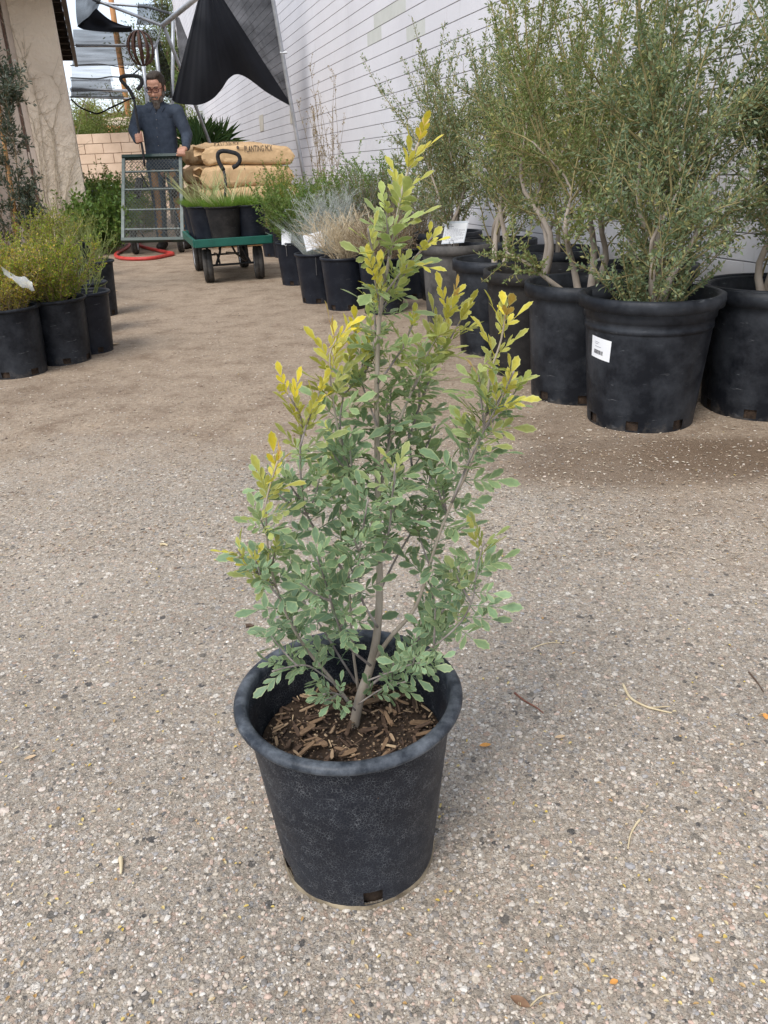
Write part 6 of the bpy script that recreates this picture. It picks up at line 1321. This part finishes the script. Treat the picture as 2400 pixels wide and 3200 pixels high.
# utility pole
POLEW = M('utility pole wood', (.42, .20, .08), (.55, .28, .12), scale=6, rough=.85, stretch=(6, 6, .5), bump=.01, bscale=20, coord='Object')
uc = D(405, 380, 26.0); ub = np.array([uc[0], uc[1], 0]); up_ = thing('utility_pole', 'orange brown wooden utility pole beyond the yard', 'pole', tuple(ub))
m = MB(); m.tube([(0, 0, 0), (0, 0, 4), (0, 0, 9.5)], [.085, .08, .07], 14); m.build('shaft', POLEW, up_, smooth=True)
for k, z in enumerate((5.55, 6.1, 6.7)):
    m = MB(); m.tube([(-.06, -.03, z), (-.22, -.03, z), (-.22, -.03, z+.12)], .02, 6); m.build('bracket', BLKM, up_)
# roofs and houses behind the tan wall
CREAM = M('cream roof edge', (.74, .62, .50), (.82, .71, .58), scale=4, rough=.8); PINK = M('pink render', (.62, .44, .39), (.68, .50, .44), scale=3, rough=.9); RTILE = M('red clay tile', (.48, .17, .08), (.58, .24, .12), scale=5, rough=.85); GLASS = M('dark window', (.05, .06, .07), (.08, .09, .10), scale=4, rough=.1)
a_, b_2 = D(284, 392, 25.0), D(640, 369, 25.6); hb_ = np.array([*(a_+b_2)[:2]/2, 0]); hs2 = thing('low_house', 'low house with a long cream roof edge behind the tan wall', 'house', tuple(hb_))
m = MB(); m.bar(a_-hb_, b_2-hb_, .25, .13); m.build('fascia', CREAM, hs2); m = MB(); m.bar(a_-hb_+[0, .1, .12], b_2-hb_+[0, .1, .12], .30, .07); m.build('roof_edge', CREAM, hs2)
m = MB(); zt = float((a_[2]+b_2[2])/2); m.box((0, 1.6, (zt-.15)/2), (3.0, 2.6, zt-.15)); m.build('wall', M('brown house wall', (.34, .27, .22), (.40, .32, .26), scale=3, rough=.9), hs2)  # house wall in plain brown, darker than its cream roof edge
pc2 = D(594, 345, 27.0); pb = np.array([pc2[0]+.55, 27.9, 0]); ph = thing('pink_house', 'pink rendered house seen past the end of the white wall', 'house', tuple(pb)); m = MB(); m.box((0, 0, 1.6), (1.5, 1.5, 3.2)); m.build('wall', PINK, ph); m = MB(); m.box((-.52, -.77, 2.55), (.28, .06, .75)); m.build('window', GLASS, ph); m = MB(); m.box((0, 0, 3.25), (1.7, 1.7, .1)); m.build('roof', CREAM, ph)
tc2 = D(258, 405, 23.5); tb = np.array([tc2[0]-.6, 23.8, 0]); th = thing('tiled_house', 'house with a red clay tile roof beyond the hedge', 'house', tuple(tb)); zt = float(tc2[2])
m = MB(); m.add([(-1.6, -.8, zt+.12), (1.3, -.8, zt-.16), (1.3, .8, zt+.1), (-1.6, .8, zt+.5), (-1.6, -.8, zt), (1.3, -.8, zt-.28), (1.3, .8, zt-.1), (-1.6, .8, zt+.2)], [(0, 1, 2, 3), (7, 6, 5, 4), (0, 4, 5, 1), (1, 5, 6, 2), (2, 6, 7, 3), (3, 7, 4, 0)]); m.build('roof', RTILE, th); m = MB(); m.box((-.2, 0, (zt-.3)/2), (2.4, 1.2, zt-.3)); m.build('wall', PINK, th)
# trees and hedge beyond
LEAF_FAR = leafmat('far mesquite leaf', [(.10, .14, .045), (.14, .18, .06), (.18, .22, .08), (.22, .25, .11)], trans=.3); LEAF_PV = leafmat('palo verde leaf', [(.20, .25, .05), (.27, .31, .07), (.34, .37, .10), (.18, .23, .05)], trans=.35)
def far_tree(px, py, Y_, h, crown, label, lm, seed, n=9000, leaf=(.075, .03), zc=None, trunkr=.10):
    rng_ = np.random.default_rng(seed); c = D(px, py, Y_); b0 = np.array([c[0], c[1], 0]); t = thing('tree', label, 'tree', tuple(b0)); zc_ = c[2]
    wood = MB(); wood.tube(spline([(0, 0, 0), (.1, 0, zc_*.35), (-.05, 0, zc_*.7), (0, 0, zc_)], 10), np.linspace(trunkr, trunkr*.35, 10), 8); wood.build('trunk', STEMBR, t, smooth=True); P_ = []; D_ = []; br = MB()
    for k in range(46):
        a = rng_.uniform(0, 6.28); e = rng_.uniform(-.9, 1); d = np.array([math.cos(a)*math.sqrt(1-e*e)*crown[0], math.sin(a)*math.sqrt(1-e*e)*crown[1], e*crown[2]])*rng_.uniform(.5, 1.0); s0 = np.array([0, 0, zc_*rng_.uniform(.6, 1)]); tip = np.array([0, 0, zc_])+d; Q_ = trunkpath(rng_, s0, tip, 7, .08); br.tube(Q_, np.linspace(.03, .008, len(Q_)), 4, cap=False)
        m_ = n//46; nq = len(Q_)-1; u = rng_.uniform(.3, 1.05, m_)*(nq-.1); i = np.clip(u.astype(int), 0, nq-1); p = Q_[i]+(Q_[i+1]-Q_[i])*(u-i)[:, None]; P_.append(p+rng_.normal(0, .16, (m_, 3))*np.array(crown)*.75); D_.append(rng_.normal(size=(m_, 3)))
    br.build('limbs', STEMBR, t, kind='stuff'); P_ = np.concatenate(P_); leafmesh('crown', P_, np.concatenate(D_), leaf[0]*rng_.uniform(.6, 1.3, len(P_)), leaf[1], lm, t, rng_)
far_tree(530, 130, 25.5, 6, (1.5, 1.5, 2.3), 'feathery mesquite tree beyond the yard behind the man', LEAF_FAR, 611, n=15000, leaf=(.09, .032))
far_tree(262, 372, 22.5, 3, (1.0, 1.0, .65), 'yellow green palo verde tree above the tan wall beside the stucco corner', LEAF_PV, 612, n=9000, leaf=(.05, .02))
far_tree(370, 345, 28, 3, (1.6, 1.2, .8), 'bright green tree behind the utility pole', LEAF_PV, 613, n=6000, leaf=(.06, .025))
far_tree(470, 330, 24, 3, (.9, 1.0, 1.0), 'olive tree crown showing between the shade strips and the man', LEAF_FAR, 614, n=6000, leaf=(.06, .025))
far_tree(600, 300, 24.5, 3, (.8, 1.0, 1.1), 'dark green tree beyond the end of the white wall', LEAF_GN, 615, n=5000, leaf=(.06, .03))
hd_ = thing('hedge', 'loose green hedge showing over the tan block wall', 'hedge', tuple(np.array([-5.2, 19.7, 0]))); P_ = np.stack([rg.uniform(-2.4, 2.6, 16000), rg.uniform(-.3, .5, 16000), 1.0+.95*rg.beta(2.2, 1.6, 16000)+.12*rg.normal(size=16000)], 1); P_[:, 2] += .12*np.sin(P_[:, 0]*2.7)+.08*np.sin(P_[:, 0]*6.1)
leafmesh('foliage', P_, rg.normal(size=P_.shape)+[0, 0, .6], .07*rg.uniform(.5, 1.3, len(P_)), .022, leafmat('hedge leaf', [(.11, .16, .035), (.16, .21, .05), (.21, .26, .07), (.09, .13, .03)], trans=.3), hd_, rg); m = MB()
for k in range(24): x = rg.uniform(-2.3, 2.5); m.tube(polyline(rg, (x, .1, 0), (rg.normal(0, .2), 0, 1), 1.7, 6), .014, 4)
m.build('stems', STEMBR, hd_, kind='stuff')
# leafy plants at the far end
def clump(px, py, h, spread, n, lm, leaf, label, seed, nst=40):
    rng_ = np.random.default_rng(seed); g_ = G(px, py); t = thing('shrub', label, 'shrub', (g_[0], g_[1], 0)); bush_parts(t, rng_, 0.0, h, spread, nst, leaf, lm, STEMGR, gap=.018, side=7, sl=h*.35, r0=.004, basr=.12)
clump(335, 792, .62, .62, 0, LEAF_GN, (.045, .030), 'broad-leaved dark green shrub growing beside the stucco corner', 621, 46)
clump(355, 770, .72, .5, 0, LEAF_GN, (.040, .028), 'leafy green shrub between the stucco corner and the tipped cart', 622, 40)
clump(330, 715, .55, .9, 0, leafmat('grey green far', [(.15, .19, .12), (.20, .24, .16), (.26, .29, .21)], trans=.2), (.03, .016), 'grey-green low shrub before the tan wall', 623, 50)
clump(395, 712, .85, .7, 0, LEAF_YG, (.035, .018), 'tall yellow green shrub against the tan wall behind the tipped cart', 624, 44)
clump(455, 725, .60, .7, 0, LEAF_YG, (.03, .016), 'small yellow green shrub seen through the tipped cart', 625, 40)
clump(285, 700, .5, .8, 0, leafmat('silver far', [(.20, .24, .18), (.28, .31, .25)], trans=.2), (.028, .012), 'silvery low shrub at the edge of the stucco corner', 626, 40)
tp = G(320, 672); tray = thing('seedling_tray', 'black tray of seedlings with white tags before the tan wall', 'tray', (tp[0], tp[1], 0)); 
m = MB(); m.box((0, 0, .50), (.78, .35, .10)); m.build('tray', POT_BLU, tray); m = MB(); m.box((0, 0, .225), (.70, .3, .45)); m.build('stand', BLKM, tray)
for x in (-.30, -.08, .14, .34):
    m = MB(); m.box((x, -.185, .53), (.09, .006, .09), np.array(Matrix.Rotation(.2, 3, 'Y'))); m.build('tag', PAPER, tray) if x in (-.30, .34) else None
n = 500; P_ = np.stack([rg.uniform(-.36, .36, n), rg.uniform(-.15, .15, n), np.full(n, .55)], 1); blades('seedlings', P_, np.stack([rg.normal(0, .4, n), rg.normal(0, .4, n), np.ones(n)], 1), rg.uniform(.06, .2, n), .012, GRASS, tray, rg, .4, 4)
# water drips of paint and paper notes on the white wall
def onwall(px, py, off=.006):
    d = ray(px, py); t_ = ((WN*(WALL_D-off)) @ WN - _C @ WN)/(d @ WN); return _C + d*t_
for (x0, y0, x1, y1, lab) in ((809, 362, 821, 412, 'yellowed paper strip taped to the white wall behind the bags'), (904, 345, 917, 388, 'yellowed paper strip taped to the white wall by the leaning post')):
    c4 = [onwall(x0, y0), onwall(x1, y0-5), onwall(x1+3, y1-4), onwall(x0+4, y1)]; c = np.mean(c4, 0); m = MB(); bk = [q_+WN*.003 for q_ in c4]; m.add([q_-c for q_ in c4+bk], [(0, 1, 2, 3), (7, 6, 5, 4), (0, 4, 5, 1), (1, 5, 6, 2), (2, 6, 7, 3), (3, 7, 4, 0)]); o = m.build('paper_strip', M('old paper', (.52, .48, .40), (.62, .58, .50), scale=8), None); o.location = c; tag(o, lab, 'paper')

# ------------------------------------------------------------------ single things lying on the asphalt
TW = M('dry stalk', (.50, .40, .24), (.62, .52, .34), scale=60, rough=.8); TW2 = M('red brown twig', (.16, .06, .04), (.24, .10, .06), scale=60, rough=.8); TWD = M('dark twig', (.07, .045, .03), (.12, .08, .055), scale=60, rough=.85)
def lying(px, r, mat, label, name='twig', cat='twig'):
    P_ = np.array([G(x, y, r*.9) for x, y in px]); c = P_.mean(0); c[2] = 0; m = MB(); Q_ = spline(P_-c, 24); m.tube(Q_, r*np.linspace(1, .5, 24), 6); o = m.build(name, mat, smooth=True); o.location = c; tag(o, label, cat)
lying([(1947, 2138), (1970, 2180), (2015, 2206), (2055, 2218), (2100, 2228)], .0022, TW, 'curved pale dry stalk lying on the asphalt, the thickest one', 'dry_stalk', 'stalk'); lying([(2020, 2210), (2050, 2210), (2095, 2207)], .0012, TW, 'thin pale stalk lying beside the curved dry one', 'dry_stalk', 'stalk')
lying([(1660, 2028), (1690, 2015), (1725, 2008), (1760, 2010)], .0010, TW, 'thin straight pale straw lying on the asphalt', 'straw', 'straw'); lying([(1608, 2165), (1640, 2190), (1675, 2210), (1698, 2228)], .0016, TW2, 'reddish brown twig lying on the asphalt'); lying([(2340, 2100), (2365, 2130), (2386, 2162)], .0016, TWD, 'short dark twig lying on the asphalt')
lying([(2000, 2560), (1985, 2580), (1970, 2610), (1962, 2652)], .0016, TW, 'crooked tan rootlet lying on the asphalt', 'rootlet', 'twig'); lying([(1655, 3145), (1690, 3115), (1745, 3100)], .0010, TW, 'thin curved straw at the lower edge of the asphalt', 'straw', 'straw'); lying([(377, 2680), (379, 2705), (378, 2730)], .0030, TW, 'stubby tan stick lying on the asphalt', 'stick', 'twig'); lying([(500, 1702), (512, 1700), (524, 1703)], .0036, TW, 'short tan stub of stalk lying on the dusty asphalt', 'stick', 'twig'); lying([(768, 1956), (780, 1954), (792, 1956)], .0045, TWD, 'small dark stick lying beside the potted shrub', 'stick', 'twig')
def fallen(px, py, ln, wd, mat, label, rot):
    c = G(px, py, .0015); m = MB(); n = 7; g_ = np.zeros((n, 5, 3))
    for i, u in enumerate(np.linspace(0, 1, n)):
        w_ = wd*math.sin(math.pi*(u*.92+.04))**.8*.5
        for j, v in enumerate(np.linspace(-1, 1, 5)): x, y = (u-.5)*ln, v*w_; g_[i, j] = (x*math.cos(rot)-y*math.sin(rot), x*math.sin(rot)+y*math.cos(rot), .0012+.22*wd*v*v*w_/wd*2+.12*ln*(u-.5)**2*4*.5)
    m.grid(g_); o = m.build('fallen_leaf', mat, smooth=True); o.location = c; tag(o, label, 'leaf')
ORG = M('orange dead leaf', (.55, .24, .05), (.66, .34, .10), scale=80, rough=.7); BRN = M('brown dead leaf', (.16, .09, .05), (.24, .14, .08), scale=80, rough=.8); TANL = M('tan dead leaf', (.46, .33, .20), (.56, .42, .27), scale=80, rough=.8)
fallen(1516, 2332, .016, .008, ORG, 'small orange dead leaf on the asphalt beside the potted shrub', .1); fallen(1750, 2306, .016, .007, TANL, 'pinkish tan dead leaf lying on the asphalt', .2); fallen(1625, 3135, .020, .010, BRN, 'dark brown curled dead leaf on the asphalt', -.6); fallen(2392, 2242, .014, .008, ORG, 'orange dead leaf at the edge of the asphalt near the dark twig', 1.3); fallen(95, 2370, .016, .007, TANL, 'tan dead leaf lying on the left of the asphalt', .5); fallen(1918, 3072, .009, .006, ORG, 'tiny orange leaf scrap on the asphalt', .3); fallen(358, 1078, .055, .03, TANL, 'curled tan dead leaf by the nearly bare black pot', .7); fallen(352, 912, .07, .045, TANL, 'large tan dead leaf beside the tall narrow pot', .1)
# ------------------------------------------------------------------ sets of alike things
for o in list(SC.objects):
    if o.parent is not None or 'label' not in o: continue
    k = o.name.split('.')[0]; x, y = o.location.x, o.location.y
    if k == 'potted_tree': o['group'] = 'potted trees along the white wall'
    elif k == 'planting_mix_bag': o['group'] = 'stacked sacks of planting mix'
    elif k == 'shade_cloth': o['group'] = 'black shade cloths of the shelter'
    elif k == 'overhead_shade': o['group'] = 'overhead shade strips'
    elif k == 'cable': o['group'] = 'cables under the shade strips'
    elif k == 'plant_card': o['group'] = 'cards in the pots'
    elif k == 'fallen_leaf': o['group'] = 'dead leaves on the ground'
    elif k in ('twig', 'stick', 'straw', 'dry_stalk', 'rootlet'): o['group'] = 'twigs and straws on the ground'
    elif k == 'paper_strip': o['group'] = 'paper strips on the white wall'
    elif k == 'tree': o['group'] = 'trees beyond the yard'
    elif k == 'shrub': o['group'] = 'shrubs at the far end of the yard'
    elif k == 'potted_plant':
        if o.location.z > .1: o['group'] = 'pots of grass on the flat cart'
        elif x < -1.0: o['group'] = 'black pots by the stucco wall'
        else: o['group'] = 'black pots between the cart and the large trees'
